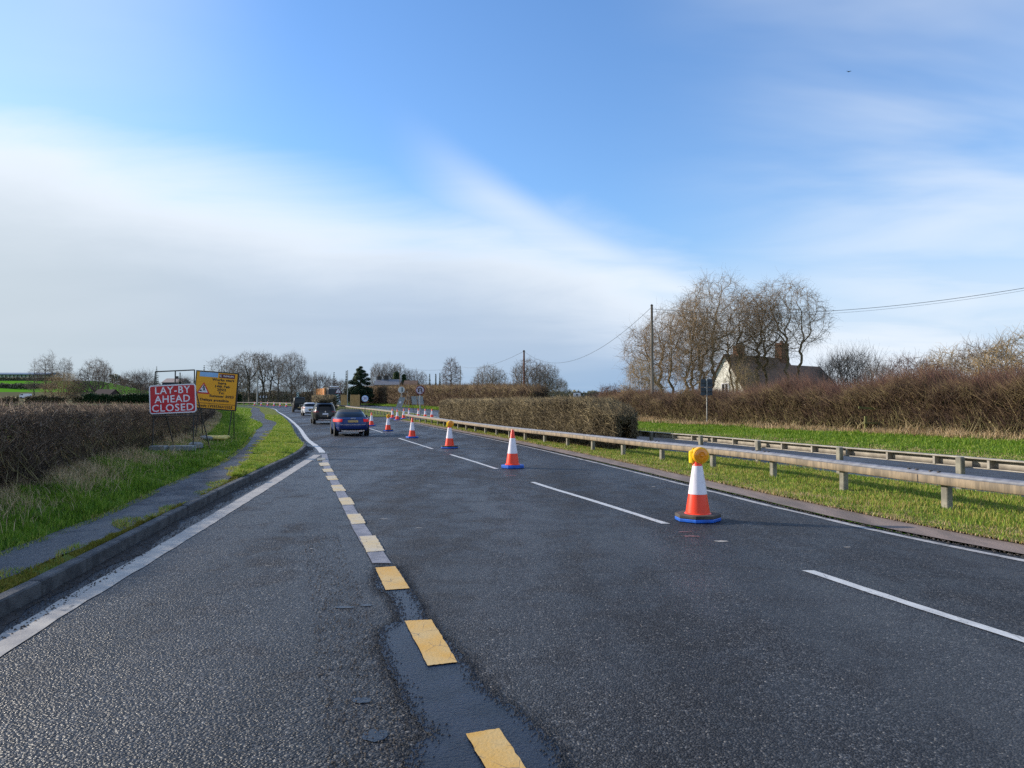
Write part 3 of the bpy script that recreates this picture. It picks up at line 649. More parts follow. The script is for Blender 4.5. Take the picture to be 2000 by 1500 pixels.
def twig_cloud(cent, dirs, L, rad, tint, name, m, parent=None):
    n = len(cent); d = dirs/np.linalg.norm(dirs, axis=1)[:, None]
    up = np.where(np.abs(d[:, 2:3]) > .9, np.array([[1., 0, 0]]), np.array([[0., 0, 1]])); u = np.cross(d, up); u /= np.linalg.norm(u, axis=1)[:, None]; w = np.cross(d, u)
    V = np.empty((n, 4, 3)); a = cent-d*L[:, None]/2
    for k, (c, s) in enumerate(((1, 0), (-.5, .866), (-.5, -.866))): V[:, k] = a+(u*c+w*s)*rad[:, None]
    V[:, 3] = a+d*L[:, None]
    F = np.array([[0, 1, 3], [1, 2, 3], [2, 0, 3]])[None]+4*np.arange(n)[:, None, None]
    return mesh_np(name, V.reshape(-1, 3), F.reshape(-1, 3), m, parent, attr=np.repeat(tint, 4))
def hedge_core(fx, y0, y1, width, height, z0, m, parent, seed, inset=.72, step=.35, bot=0.05):
    rs = np.random.RandomState(seed); ys = np.arange(y0+1.5, y1-1.2, step*(1 if y1-y0 < 60 else 2.2)); n = len(ys); k = 9
    ang = np.linspace(0, np.pi, k); V = []
    dx = fx(ys+.3)-fx(ys-.3); L = np.hypot(dx, .6); nx, ny = .6/L, -dx/L
    H = height(ys) if callable(height) else np.full(n, height)
    for i in range(k):
        c, s = np.cos(ang[i]), np.sin(ang[i]); c = np.sign(c)*abs(c)**.45; s = s**.4
        wob = 1+rs.uniform(-.12, .12, n)
        o = -c*width/2*inset*wob; z = bot+(H*inset*1.12-bot)*s*(1+rs.uniform(-.05, .05, n))
        V.append(np.stack([fx(ys)+nx*o, ys+ny*o, G(ys)+z0+z], 1))
    V = np.stack(V, 1).reshape(-1, 3); q = np.arange((n-1)*(k-1)); a = q//(k-1)*k+q % (k-1)
    F = np.stack([a, a+1, a+k+1, a+k], 1); F = np.concatenate([F, np.array([[i, k-1-i, k-2-i, i+1] for i in range(k//2)]), (n-1)*k+np.array([[i, i+1, k-2-i, k-1-i] for i in range(k//2)])])
    return mesh_np('inner_growth', V, F, m, parent, attr=np.full(len(V), .1))
def hedge(name, fx, y0, y1, width, height, z0, n, Lr, rr_, m, seed, label, cat='hedge', upb=.3, bias=1.0, fuzz=.08, group=None, core=True, inset=.72, spiky=0.0, bot=.05):
    root = empty(name, (float(fx(y0)), y0, float(G(y0))+z0)); tag(root, label, cat, group); inv = Vector(root.location)
    rs = np.random.RandomState(seed); y = y0+(y1-y0)*rs.rand(n)**bias
    H = height(y) if callable(height) else np.full(n, height)
    a = rs.rand(n); sh = rs.rand(n)**.45                       # towards the skin
    th = np.pi*rs.rand(n); c, s = np.cos(th), np.sin(th)
    side = np.sign(c)*np.abs(c)**.4*width/2; top = s**.35*H
    flat = rs.rand(n) < .3; side = np.where(flat, rs.uniform(-1, 1, n)*width/2, side); top = np.where(flat, H*(1-.05*rs.rand(n)), rs.rand(n)*H)
    side = np.where(flat, side, np.sign(rs.rand(n)-.5)*width/2)
    o = side*np.where(flat, 1, .72+.34*sh)*(1+fuzz*rs.normal(size=n)); z = top*(.93+.1*sh)+fuzz*rs.normal(size=n)*.5
    endr = np.minimum(np.clip((y-y0)/(.8*width), 0, 1), np.clip((y1-y)/(.8*width), 0, 1)); o = o*(.35+.65*endr**.5); z = z*(.86+.14*endr)
    dx = fx(y+.3)-fx(y-.3); L = np.hypot(dx, .6); nx, ny = .6/L, -dx/L
    if spiky > 1: k_ = rs.rand(n) < np.clip(.30+z/1.5, 0, 1)*(.55+.45*np.sin(y*2.7+z)**2); y, o, z, nx, ny, H = y[k_], o[k_], z[k_], nx[k_], ny[k_], H[k_]; n = len(y)
    P = np.stack([fx(y)+nx*o, y+ny*o, G(y)+z0+np.maximum(z, .02)], 1)-np.array(inv)
    D = rs.normal(size=(n, 3)); D[:, 2] = np.abs(D[:, 2])*(1+upb)+upb; D[:, 0] += nx*np.sign(o)*.35; D[:, 1] += ny*np.sign(o)*.35
    LL = rs.uniform(*Lr, n)*(1+spiky*(z/H > .85)*rs.rand(n)*2); rad = rs.uniform(*rr_, n)*(1+np.maximum(y-30, 0)/60)
    twig_cloud(P, D, LL, rad, np.clip(.15+.7*rs.rand(n)+.15*(z/H), 0, 1), 'twigs', m, root)
    if core:
        cobj = hedge_core(fx, y0, y1, width, height, z0, m, root, seed, inset, bot=bot); cobj.location = -inv
    return root
HLc = HL.off(-.75); HLc2 = Line(list(zip(HLc.xx, HLc.y)))
hedge('trimmed_hedge', HLc.x, 6, 47, 1.6, lambda y: 1.33+.03*np.sin(y)+.02*np.sin(y*3.3), .23, 150000, (.10, .34), (.0035, .008), M_HEDGE, 2,
      'long dark brown trimmed hedge along the left verge behind the two roadworks signs', upb=.2, bias=1.7, fuzz=.10, inset=.45)
hedge('trimmed_hedge', HLc.x, 47.5, 150, 1.6, 1.38, .23, 45000, (.3, .7), (.010, .018), M_HEDGE, 3,
      'dark brown hedge carrying on round the bend beyond the yellow works sign', upb=.3, fuzz=.1)
MC = Line([((R1.x(y)+R2.x(y))/2+.05, y) for y in (-6, 4, 12, 20, 26, 32, 40, 48, 56, 62, 72, 84)])
hedge('median_hedge', MC.x, 25.3, 57.5, 1.5, lambda y: 1.72+.05*np.sin(y*1.1)+.03*np.sin(y*3)-.55*np.clip((28.0-y)/3, 0, 1)**1.5, .12, 95000, (.16, .5), (.007, .016), M_HEDGEM, 4,
      'brown clipped box shaped hedge in the central reservation between the two barriers', upb=.25, bias=1.1, fuzz=.07, bot=.35)
MC2 = Line([((R1.x(y)+ON.x(y))/2, y) for y in (80, 90, 100, 112, 125, 140, 150)])
HRc = HR.off(1.6)
hh = lambda y: np.interp(y, [10, 24, 30, 38, 46, 56, 62, 70], [2.9, 2.5, 2.2, 1.9, 1.75, 1.75, 1.85, 1.9])+.22*np.sin(y*.8)+.16*np.sin(y*2.3+1)+.10*np.sin(y*5.1)
rh = hedge('hawthorn_hedge', HRc.x, 15, 64, 2.8, hh, .3, 190000, (.15, .6), (.005, .012), M_HEDGER, 6,
      'tall wild reddish brown hawthorn hedge along the far verge in front of the tiled house', upb=.35, fuzz=.16, spiky=1.2, inset=.52, bot=.2)
M_SHOOT = tinted('hawthorn_shoot', [(.10, .045, .035), (.17, .085, .06), (.24, .15, .09)], .7)
M_STEM = tinted('hawthorn_stem', [(.09, .075, .035), (.20, .17, .07), (.30, .24, .12)], .8)
def upright(parent, fx, y0, y1, n, oo, z0f, Lr, rr_, m, name, seed, lean=.35, keep=None):
    rs = np.random.RandomState(seed); y = y0+(y1-y0)*rs.rand(n); o = rs.uniform(*oo, n); dx = fx(y+.3)-fx(y-.3); L_ = np.hypot(dx, .6); nx, ny = .6/L_, -dx/L_
    LL = rs.uniform(*Lr, n)*(.55+.45*np.sin(y*1.9+np.sin(y*.7)*2)**2); D = rs.normal(size=(n, 3))*lean; D[:, 2] = 1; z = z0f(y, rs)
    P = np.stack([fx(y)+nx*o, y+ny*o, G(y)+.3+z+LL*.45], 1)-np.array(parent.location)
    return twig_cloud(P, D, LL, rs.uniform(*rr_, n), rs.rand(n), name, m, parent)
upright(rh, HRc.x, 15, 64, 17000, (-1.3, 1.3), lambda y, r: hh(y)-.25*r.rand(len(y)), (.3, 1.15), (.005, .010), M_SHOOT, 'young_shoots', 1)
upright(rh, HRc.x, 15, 46, 13000, (-.9, 1.6), lambda y, r: hh(y)-.2+.5*r.rand(len(y)), (.4, 1.5), (.005, .010), M_SHOOT, 'young_shoots', 2, .45)
upright(rh, HRc.x, 15, 64, 2600, (-1.55, -1.15), lambda y, r: .0+.25*r.rand(len(y)), (.6, 1.7), (.016, .034), M_STEM, 'stems', 3, .4)
LH = [o for o in COL.objects if o.name == 'trimmed_hedge'][0]
upright(LH, HLc.x, 7, 34, 1500, (.55, .95), lambda y, r: -.1+.5*r.rand(len(y)), (.35, 1.0), (.005, .012), M_STEM, 'stems', 5, .55)
upright(LH, HLc.x, 7, 47, 5000, (-.8, .8), lambda y, r: 1.1+.1*r.rand(len(y)), (.12, .38), (.003, .006), M_SHOOT, 'young_shoots', 6, .5)
hh2 = lambda y: np.interp(y, [80, 100, 130, 160, 196], [2.8, 3.1, 3.4, 3.8, 4.0])+.12*np.sin(y*.9)
hedge('hawthorn_hedge', HRc.x, 84, 196, 3.0, hh2, .3, 80000, (.5, 1.3), (.010, .020), M_HEDGER, 7,
      'reddish brown hawthorn hedge beyond the opposite carriageway behind the no U-turn sign', upb=.5, fuzz=.14, spiky=.5, inset=.62)

# ---------------------------------------------------------------- trees
def rv(r): return Vector((r.gauss(0, 1), r.gauss(0, 1), r.gauss(0, 1)))
def grow(out, p, d, r0, L, lv, P, r):
    n = P['seg'][lv]; st = L/n; mx = len(P['seg'])-1; rad = r0; tip = P['tip'][lv]
    for i in range(n):
        d = (d+rv(r)*P['wig'][lv]+Vector((0, 0, P['up'][lv]))).normalized()
        q = p+d*st; r2 = r0*(1-(1-tip)*(i+1)/n)
        out.append((lv, p.x, p.y, p.z, q.x, q.y, q.z, rad, r2)); rad = r2
        if lv < mx and (i+1)/n >= P['start'][lv]:
            k = P['kids'][lv]; k = int(k)+(r.random() < k-int(k))
            for _ in range(k):
                ax = d.orthogonal().normalized(); ax.rotate(Matrix.Rotation(r.random()*6.283, 3, d))
                dd = d.copy(); dd.rotate(Matrix.Rotation(R(P['ang'][lv]*r.uniform(.7, 1.25)), 3, ax))
                shrink = 1-P['drop'][lv]*((i+1)/n-P['start'][lv])/(1-P['start'][lv]+1e-6)
                grow(out, q, dd, max(r2*P['thin'][lv], P['rmin']), L*P['rat'][lv]*r.uniform(.65, 1.1)*shrink, lv+1, P, r)
        p = q
def seg_mesh(name, segs, m, parent, sides=3):
    A = np.array(segs); n = len(A); p0, p1, r0, r1 = A[:, 1:4], A[:, 4:7], A[:, 7], A[:, 8]
    d = p1-p0; d /= np.linalg.norm(d, axis=1)[:, None]+1e-9; up = np.where(np.abs(d[:, 2:3]) > .9, np.array([[1., 0, 0]]), np.array([[0., 0, 1]]))
    u = np.cross(d, up); u /= np.linalg.norm(u, axis=1)[:, None]+1e-9; w = np.cross(d, u); V = np.empty((n, 2*sides, 3))
    for k in range(sides):
        a = 2*math.pi*k/sides; e = u*math.cos(a)+w*math.sin(a); V[:, k] = p0+e*r0[:, None]; V[:, sides+k] = p1+e*r1[:, None]
    F = np.array([[k, (k+1) % sides, sides+(k+1) % sides, sides+k] for k in range(sides)])[None]+2*sides*np.arange(n)[:, None, None]
    return mesh_np(name, V.reshape(-1, 3), F.reshape(-1, 4), m, parent, smooth=sides > 3)
def tree(name, P, seed, mb, mt, stems=((0, 0, 1, 1.0),), split=1):
    r = random.Random(seed); out = []
    for (sx, sy, sz, f) in stems:
        grow(out, Vector((sx*.25, sy*.25, 0)), Vector((sx, sy, sz)).normalized(), P['r']*f, P['L']*f, 0, P, r)
    root = empty(name, (0, 0, 0))
    seg_mesh('trunk', [s for s in out if s[0] < split], mb, root, 7)
    seg_mesh('crown', [s for s in out if s[0] >= split], mt, root, 3)
    zs = np.array([s[6] for s in out]); root['h'] = float(np.percentile(zs, 99.7)); xs = np.array([s[4] for s in out]); root['w'] = float(np.percentile(xs, 98)-np.percentile(xs, 2))
    return root
def crown_tree(name, seed, mb, mt, H=14., W=11., z0=.22, shape='dome', n=1300, stems=((0, 0, 0, 0),), wig=.12, twigs=3, tl=.9, tr=.012, r0=.32, hang=0.0, thick=.55, step=.42, fork=.25, curl=0.0, lean=(0, 0)):
    """limbs grow towards points scattered through the crown envelope, radii follow the number of twigs carried"""
    rs = np.random.RandomState(seed); A = []
    while len(A) < n:
        p = rs.uniform(-1, 1, 3); z = (p[2]+1)/2
        if shape == 'dome': rad = math.sqrt(max(0, 1-(max(z-.32, 0)/.68)**2))*min(1, .55+z*1.5)
        elif shape == 'round': rad = math.sqrt(max(0, 1-(2*z-1)**2))
        elif shape == 'vase': rad = (.30+.75*z)*math.sqrt(max(0, 1-(max(z-.55, 0)/.45)**2))
        elif shape == 'spire': rad = min(1, z*5+.15)*(1-z)**.75
        else: rad = math.sqrt(max(0, 1-z*z))
        rr_ = math.hypot(p[0], p[1]); lump = 1+.16*math.sin(math.atan2(p[1], p[0])*3+seed)+.12*math.sin(z*9+seed*2+p[0]*3)
        if rr_ <= rad*lump and rs.rand() < .35+.65*(rr_/max(rad, .01))**1.0: A.append((p[0]*W/2+lean[0]*z, p[1]*W/2+lean[1]*z, H*(z0+(1-z0)*z)))
    A = np.array(A); N, par = [], []
    for (bx, by, lx, ly) in stems:
        k = max(2, int(H*(z0+fork*.5)/step)); prev = -1
        for i in range(k):
            t = i/k; N.append((bx+lx*t+wig*.4*rs.normal()*(i > 0), by+ly*t+wig*.4*rs.normal()*(i > 0), step*i)); par.append(prev); prev = len(N)-1
    N = np.array(N); near = np.full(len(A), 1e9); who = np.zeros(len(A), int); done = 0; alive = np.ones(len(A), bool); cc = {}
    for it in range(90):
        new = N[done:]
        for k, q in enumerate(new):
            d = np.linalg.norm(A-q, axis=1); m_ = d < near; near[m_] = d[m_]; who[m_] = done+k
        done = len(N); alive &= near > step*1.05
        act = alive & (near < H*.55)
        if not act.any(): break
        ids = np.unique(who[act]); add, ap = [], []
        for w in ids:
            if cc.get(w, 0) >= 3: alive[act & (who == w)] = False; continue
            cc[w] = cc.get(w, 0)+1
            v = (A[act & (who == w)]-N[w]); v = (v/np.linalg.norm(v, axis=1)[:, None]).sum(0); v = v/(np.linalg.norm(v)+1e-9)
            if par[w] >= 0: g = N[w]-N[par[w]]; v = v+.55*g/(np.linalg.norm(g)+1e-9)
            v = v+rs.normal(size=3)*wig; v /= np.linalg.norm(v); add.append(N[w]+v*step); ap.append(w)
        if not add: continue
        N = np.concatenate([N, add]); par += ap
        if len(N) > 5200: break
    par = np.array(par); n_ = len(N); load = np.zeros(n_); kids = np.bincount(par[par >= 0], minlength=n_)
    for i in range(n_-1, -1, -1):
        if kids[i] == 0: load[i] = 1
        if par[i] >= 0: load[par[i]] += load[i]
    rad = tr*1.15*np.maximum(load, 1)**.5; rad = np.minimum(rad*min(1.0, r0/rad.max()) if rad.max() > r0 else rad*(r0/rad.max())**.5, r0)
    if curl:
        N = N+curl*np.stack([np.sin(N[:, 2]*3.1+seed)+.6*np.sin(N[:, 2]*5.3+N[:, 1]), np.cos(N[:, 2]*2.7+N[:, 0]), .35*np.sin(N[:, 0]*4)], 1)*np.clip(N[:, 2]/2, 0, 1)[:, None]
    ids = np.where(par >= 0)[0]; P0, P1 = N[par[ids]], N[ids]; R1_ = rad[ids]; R0_ = np.minimum(rad[par[ids]], R1_*1.35)
    out = np.concatenate([np.zeros((len(ids), 1)), P0, P1, R0_[:, None], R1_[:, None]], 1); big = R1_ > rad.max()*.30
    root = empty(name, (0, 0, 0)); seg_mesh('trunk', out[big], mb, root, 7)
    fine = out[~big]; tips = np.where(rad < rad.max()*.22)[0]; g = N[tips]-N[np.maximum(par[tips], 0)]; g /= np.linalg.norm(g, axis=1)[:, None]+1e-9
    C = np.repeat(N[tips], twigs, 0); D = np.repeat(g, twigs, 0)*.8+rs.normal(size=(len(C), 3))*.62; D[:, 2] += .15-hang
    D /= np.linalg.norm(D, axis=1)[:, None]; Lw = tl*rs.uniform(.35, 1.15, len(C)); E1 = C+D*Lw[:, None]
    D2 = D+rs.normal(size=D.shape)*.5; D2[:, 2] -= hang; D2 /= np.linalg.norm(D2, axis=1)[:, None]; E2 = E1+D2*(Lw*.6)[:, None]
    tw = np.full(len(C), tr)
    fine = np.concatenate([fine, np.concatenate([tw[:, None]*0, C, E1, tw[:, None], tw[:, None]*thick], 1), np.concatenate([tw[:, None]*0, E1, E2, tw[:, None]*thick, tw[:, None]*.25], 1)])
    seg_mesh('crown', fine, mt, root, 3); root['h'] = float(np.percentile(E2[:, 2], 99.6)); root['w'] = float(np.percentile(E2[:, 0], 99)-np.percentile(E2[:, 0], 1)); return root
protos = {}
def proto(key, *a, **k): protos[key] = [tree(*a, **k), False]
five = lambda s, n=5, sp=.5: tuple((sp*math.cos(i*2*math.pi/n+s), sp*math.sin(i*2*math.pi/n+s), 1, .8+.2*((i*7+int(s*9)) % 3)/2) for i in range(n))
def proto(key, *a, **k): protos[key] = [crown_tree(*a, **k), False]
cs = lambda n, r, l: tuple((r*math.cos(i*6.283/n), r*math.sin(i*6.283/n), l*math.cos(i*6.283/n+.4), l*math.sin(i*6.283/n+.4)) for i in range(n))
proto('oak1', 'bare_tree', 1, M_BARK, M_TWIGG, H=14, W=13, z0=.25, shape='dome', wig=.16, tr=.020)
proto('oak2', 'bare_tree', 5, M_BARK, M_TWIGG, H=14, W=14, z0=.22, shape='round', wig=.2, tr=.020)
proto('dome', 'bare_tree', 3, M_BARK, M_TWIG, H=11, W=11, z0=.12, shape='dome', stems=cs(3, .25, .9), wig=.10, n=1500, tr=.017, tl=1.0)
proto('tall1', 'slender_tree', 4, M_BARK, M_TWIG, H=16, W=5.5, z0=.15, shape='spire', wig=.12, n=750, tr=.016, tl=.9, fork=1.2, r0=.16)
proto('tall2', 'slender_tree', 8, M_BARK, M_TWIG, H=16, W=5, z0=.2, shape='round', wig=.14, n=650, tr=.016, tl=.9, fork=1.0, r0=.16)
proto('birch', 'birch_tree', 6, M_BARK, M_TWIGP, H=13, W=7.5, z0=.12, shape='dome', wig=.12, n=1100, tr=.017, tl=.8, fork=1.2, hang=.35, twigs=4)
proto('road1', 'roadside_tree', 7, M_BARK, M_TWIGG, H=14, W=11, z0=.36, shape='vase', stems=((-.3, 0, -1.4, .3), (.3, 0, .6, 0)), wig=.2, n=620, tr=.016, twigs=2, lean=(-1.2, 0), fork=.3)
proto('road2', 'roadside_tree', 11, M_BARK, M_TWIGG, H=14, W=10, z0=.38, shape='round', stems=((0, 0, -1.6, .3),), wig=.22, n=520, tr=.016, twigs=2, lean=(-1.5, 0), fork=.3)
proto('bush', 'bare_bush', 9, M_BARK, M_TWIG, H=5, W=6.5, z0=.05, shape='dome', stems=cs(6, .5, .7), wig=.16, n=900, step=.26, tl=.7, tr=.014, r0=.07)
proto('bushp', 'bare_bush', 19, M_BARK, M_TWIGP, H=5, W=6.5, z0=.04, shape='dome', stems=cs(6, .6, .6), wig=.16, n=900, step=.26, tl=.7, tr=.014, r0=.07)
proto('bushy', 'bare_bush', 29, M_WILLB, M_WILLY, H=5.5, W=6.5, z0=.04, shape='dome', stems=cs(7, .5, .8), wig=.18, n=1000, step=.26, tl=.8, tr=.013, r0=.08, hang=.2)
proto('bushg', 'bare_bush', 39, M_BARK, M_TWIGG, H=5.5, W=6, z0=.04, shape='vase', stems=cs(8, .7, .6), wig=.12, n=900, step=.28, tl=1.0, tr=.012, r0=.07, hang=-.5)
wk_ = dict(wig=.20, curl=.09, tr=.008, tl=.9, twigs=4, hang=.30, step=.34, r0=.17)
proto('will1', 'curly_willow', 2, M_WILLB, M_WILLT, H=12.5, W=7, z0=.30, shape='round', stems=((0, 0, .1, 0), (-.3, 0, -1.3, .2)), n=900, fork=.6, **wk_)
proto('will2', 'curly_willow', 12, M_WILLB, M_WILLT, H=9.5, W=9.5, z0=.20, shape='dome', stems=((0, 0, -.8, 0), (.3, 0, .7, 0), (-.2, .2, -2.0, .2)), n=1200, fork=.5, **wk_)
proto('will3', 'curly_willow', 23, M_WILLB, M_WILLT, H=12.5, W=7.5, z0=.42, shape='round', stems=((0, 0, 0, 0), (.3, 0, 1.6, .2)), n=850, fork=.4, **wk_)
proto('will4', 'curly_willow', 31, M_WILLB, M_WILLT, H=11.5, W=5.5, z0=.38, shape='vase', stems=((0, 0, .3, 0),), n=520, fork=.6, **wk_)
def plant(key, u, vtop, Y, label, cat='tree', group='bare winter trees', wpx=None, rot=0.0, base=None, dx=None):
    """stand a tree at column u and distance Y; its top reaches row vtop"""
    p = protos[key]; o = p[0] if not p[1] else copy_tree(p[0]); p[1] = True
    x = at(u, 780, Y=Y).x; zb = base if base is not None else float(G(Y)+hill(np.array(x), np.array(float(Y)))) ; zt = at(u, vtop, Y=Y).z
    k = (zt-zb)/p[0]['h']; o.location = (x, Y, zb-.1); o.rotation_euler = (0, 0, rot)
    kw = k if wpx is None else (wpx*Y/FPX)/p[0]['w']
    o.scale = (kw, kw, k); tag(o, label, cat, group); return o
gL, gW, gR = 'bare trees beyond the left fields', 'bare trees on the outside of the bend', 'bare trees beyond the far hedge'
plant('tall1', 66, 700, 330, 'thin bare tree furthest to the left, in front of the pale shed', 'tree', gL, 36)
plant('tall2', 88, 690, 330, 'slender bare tree second of the row by the pale shed', 'tree', gL, 34, 1.2)
plant('tall1', 101, 685, 330, 'tallest slender bare tree of the left row', 'tree', gL, 36, 2.2)
plant('tall2', 124, 697, 330, 'slender bare tree to the right of the tallest one, behind the tan bush', 'tree', gL, 30, 3.1)
plant('tall1', 134, 698, 335, 'slender bare tree at the right end of the row, above the tan bush', 'tree', gL, 26, 4.0)
plant('bushy', 125, 724, 300, 'round tan willow bush below the row of slender trees', 'bush', 'bushes beyond the left fields', 78)
plant('bushp', 158, 737, 300, 'brown bush on the right flank of the tan willow bush', 'bush', 'bushes beyond the left fields', 50, 1.0)
plant('dome', 188, 699, 330, 'broad domed bare tree standing above the rust brown shed', 'tree', gL, 66)
plant('tall2', 192, 715, 322, 'thin pale tree in front of the broad domed tree', 'tree', gL, 24, 5)
plant('bush', 252, 722, 290, 'wide grey brown thicket left of the red lay-by sign', 'bush', 'bushes beyond the left fields', 62, .4)
plant('bushg', 283, 716, 290, 'upright grey thicket touching the empty sign frame', 'bush', 'bushes beyond the left fields', 52, .9)
plant('bush', 300, 738, 285, 'low dark thicket directly behind the left post of the empty frame', 'bush', 'bushes beyond the left fields', 50, 2.2)
plant('bushg', 362, 728, 285, 'grey thicket seen through the right half of the empty frame', 'bush', 'bushes beyond the left fields', 44, 2.8)
for i, (u, vt, Y, w, key, rot, lab) in enumerate([
    (446, 692, 190, 64, 'road2', .3, 'leaning bare tree just right of the yellow works sign'),
    (462, 700, 200, 50, 'oak1', 1.9, 'low forked bare tree behind the yellow works sign edge'),
    (487, 684, 190, 62, 'road1', 2.0, 'tall bare tree left of the pale lamp post on the bend'),
    (508, 690, 196, 50, 'road2', 3.9, 'bare tree rising behind the pale lamp post on the bend'),
    (523, 683, 188, 60, 'road1', .2, 'bare tree above the black and white chevron board'),
    (543, 692, 186, 50, 'road2', 5.2, 'leaning bare tree right of the chevron board'),
    (569, 686, 182, 58, 'oak2', 1.0, 'rounded bare tree above the black off-roader, end of the clump'),
    (478, 715, 205, 46, 'road2', 2.9, 'short bare tree low in the clump left of the lamp post')]):
    plant(key, u, vt, Y, lab, 'tree', gW, w, rot)
for i, (u, vt, Y, w, key, rot, lab) in enumerate([
    (440, 742, 215, 60, 'bush', 0, 'low scrub under the trees beside the yellow sign'), (482, 744, 215, 60, 'bushg', 1, 'low scrub left of the lamp post'),
    (524, 745, 215, 60, 'bush', 2, 'low scrub behind the chevron board'), (562, 744, 212, 60, 'bushg', 3, 'low scrub behind the black off-roader'),
    (596, 724, 190, 54, 'bush', 4, 'dark thicket between the tree clump and the twin poles'), (622, 722, 195, 56, 'bushg', 5, 'tall thicket behind the orange lorry body'),
    (648, 734, 205, 44, 'bushp', 1.5, 'brown thicket above the dark lorry cab'), (668, 738, 215, 40, 'bush', 2.5, 'thicket left of the dark pine')]):
    plant(key, u, vt, Y, lab, 'bush', 'thickets along the bend', w, rot)
gP = 'parkland trees behind the slate roofed house'
for i, (u, vt, w, key, rot, lab) in enumerate([(738, 707, 40, 'oak1', 0, 'rounded parkland tree directly right of the dark pine'), (757, 706, 40, 'oak2', 1, 'rounded parkland tree above the house chimneys'),
    (778, 708, 44, 'oak1', 2, 'parkland tree dressed in dark ivy'), (810, 721, 46, 'oak2', 3, 'low spreading parkland tree above the no U-turn sign')]):
    plant(key, u, vt, 330, lab, 'tree', gP, w, rot)
plant('birch', 881, 698, 230, 'purple brown birch standing alone above the hawthorn hedge', 'tree', gR, 42)
plant('dome', 955, 711, 215, 'rounded bare tree between the birch and the brown pole', 'tree', gR, 74, 1)
plant('dome', 1034, 698, 200, 'largest rounded bare tree, right behind the brown pole', 'tree', gR, 84, 2.4)
plant('oak2', 1066, 708, 205, 'grey bare tree leaning out right of the largest rounded one', 'tree', gR, 56, .7)
plant('oak1', 1090, 738, 230, 'small grey bare tree sloping down to the field gap', 'tree', gR, 50, 3)
plant('oak2', 1142, 776, 420, 'tiny hazy tree in the field gap', 'tree', gR, 26, 3)
plant('oak1', 1168, 778, 430, 'tiny hazy tree right of the white board', 'tree', gR, 30, 1)
plant('oak1', 1112, 780, 440, 'tiny hazy tree left of the white board', 'tree', gR, 26, 2)
gC = 'curly willows in front of the tiled house'
def willow(key, u, vt, Y, w, rot, lab): return plant(key, u, vt, Y, lab, 'tree', gC, w, rot)
willow('will2', 1322, 588, 66, 200, 0, 'wide many stemmed curly willow behind the grey pole')
willow('will1', 1392, 528, 66, 150, 0, 'tallest curly willow in front of the white gable')
willow('will4', 1478, 560, 67, 125, .4, 'slim curly willow beside the first chimney')
willow('will4', 1500, 572, 68, 105, 2.4, 'slim curly willow rising from the middle of the tiled roof')
willow('will3', 1538, 535, 66, 150, 0, 'curly willow by the second chimney, its limbs reaching right over the low roof')
willow('will1', 1352, 575, 70, 130, 2.5, 'shorter curly willow between the grey pole and the white gable')
willow('will4', 1290, 618, 68, 120, 1.2, 'slim curly willow closest to the grey pole')
willow('will3', 1442, 556, 70, 125, 1.9, 'curly willow right behind the tallest one, above the first chimney')
plant('bushy', 1252, 690, 60, 'tawny low bush left of the grey pole', 'bush', 'bushes by the far hedge', 84, base=.4)
plant('bushp', 1205, 745, 68, 'reddish bush at the right end of the field gap', 'bush', 'bushes by the far hedge', 110, base=.4)
plant('bushp', 1165, 760, 74, 'low reddish bush beside the white board', 'bush', 'bushes by the far hedge', 70, 2, base=.4)
plant('bushy', 1450, 700, 61, 'ochre shrub in front of the brown roof', 'bush', 'bushes by the far hedge', 80, 1, base=.4)
for (u, vt, Y, w, key, rot, lab) in [(1640, 676, 64, 90, 'bushg', 0, 'grey twiggy bush at the end of the low roof'), (1672, 660, 62, 110, 'bushg', 1, 'tallest grey twiggy bush right of the low roof'),
    (1715, 690, 58, 90, 'bushg', 2, 'grey twiggy bush thinning out towards the sky'), (1780, 682, 52, 140, 'bushp', 1, 'dark twiggy bush under the low wire'),
    (1862, 668, 50, 170, 'bushy', 2, 'tawny bush between two grey ones on the far right'), (1935, 650, 47, 150, 'bush', 3, 'tangled bush on the far right with a leaning limb'),
    (1990, 634, 45, 190, 'bushy', 4, 'tallest tawny bush cut by the right edge')]:
    plant(key, u, vt, Y, lab, 'bush', 'bushes by the far hedge', w, rot, base=.4)
for k, (o, used) in protos.items():
    if not used: raise RuntimeError(k)

# evergreens
def needles(root, pts, R_, n, m, seed, name='crown', L=(.25, .6), rad=(.03, .06)):
    rs = np.random.RandomState(seed); C, D = [], []
    for (x, y, z, r, fl) in pts:
        k = int(n*r/sum(p[3] for p in pts)); v = rs.normal(size=(k, 3)); v /= np.linalg.norm(v, axis=1)[:, None]; q = rs.rand(k)**.4
        C.append(np.array([x, y, z])+v*np.array([r, r, r*fl])*q[:, None]); D.append(v*np.array([1, 1, .4])+rs.normal(size=(k, 3))*.5)
    C = np.concatenate(C); D = np.concatenate(D); k = len(C)
    return twig_cloud(C, D, rs.uniform(*L, k), rs.uniform(*rad, k), rs.rand(k), name, m, root)
pz = at(703, 780, Y=175); pr = empty('pine_tree', (pz.x, 175, float(G(175)))); tag(pr, 'dark green pine with layered branches beside the slate roofed house', 'tree')
q = MB(); q.tube([(0, 0, 0), (.1, 0, 4), (0, 0, 8.2)], [.28, .2, .07], 7)
for a in range(7): q.tube([(0, 0, 3+a*.7), (2.2*math.cos(a*2.4), 2.2*math.sin(a*2.4), 3.3+a*.75)], [.08, .03], 4)
q.build('trunk', M_BARK, pr)
rs = random.Random(2); pts = []
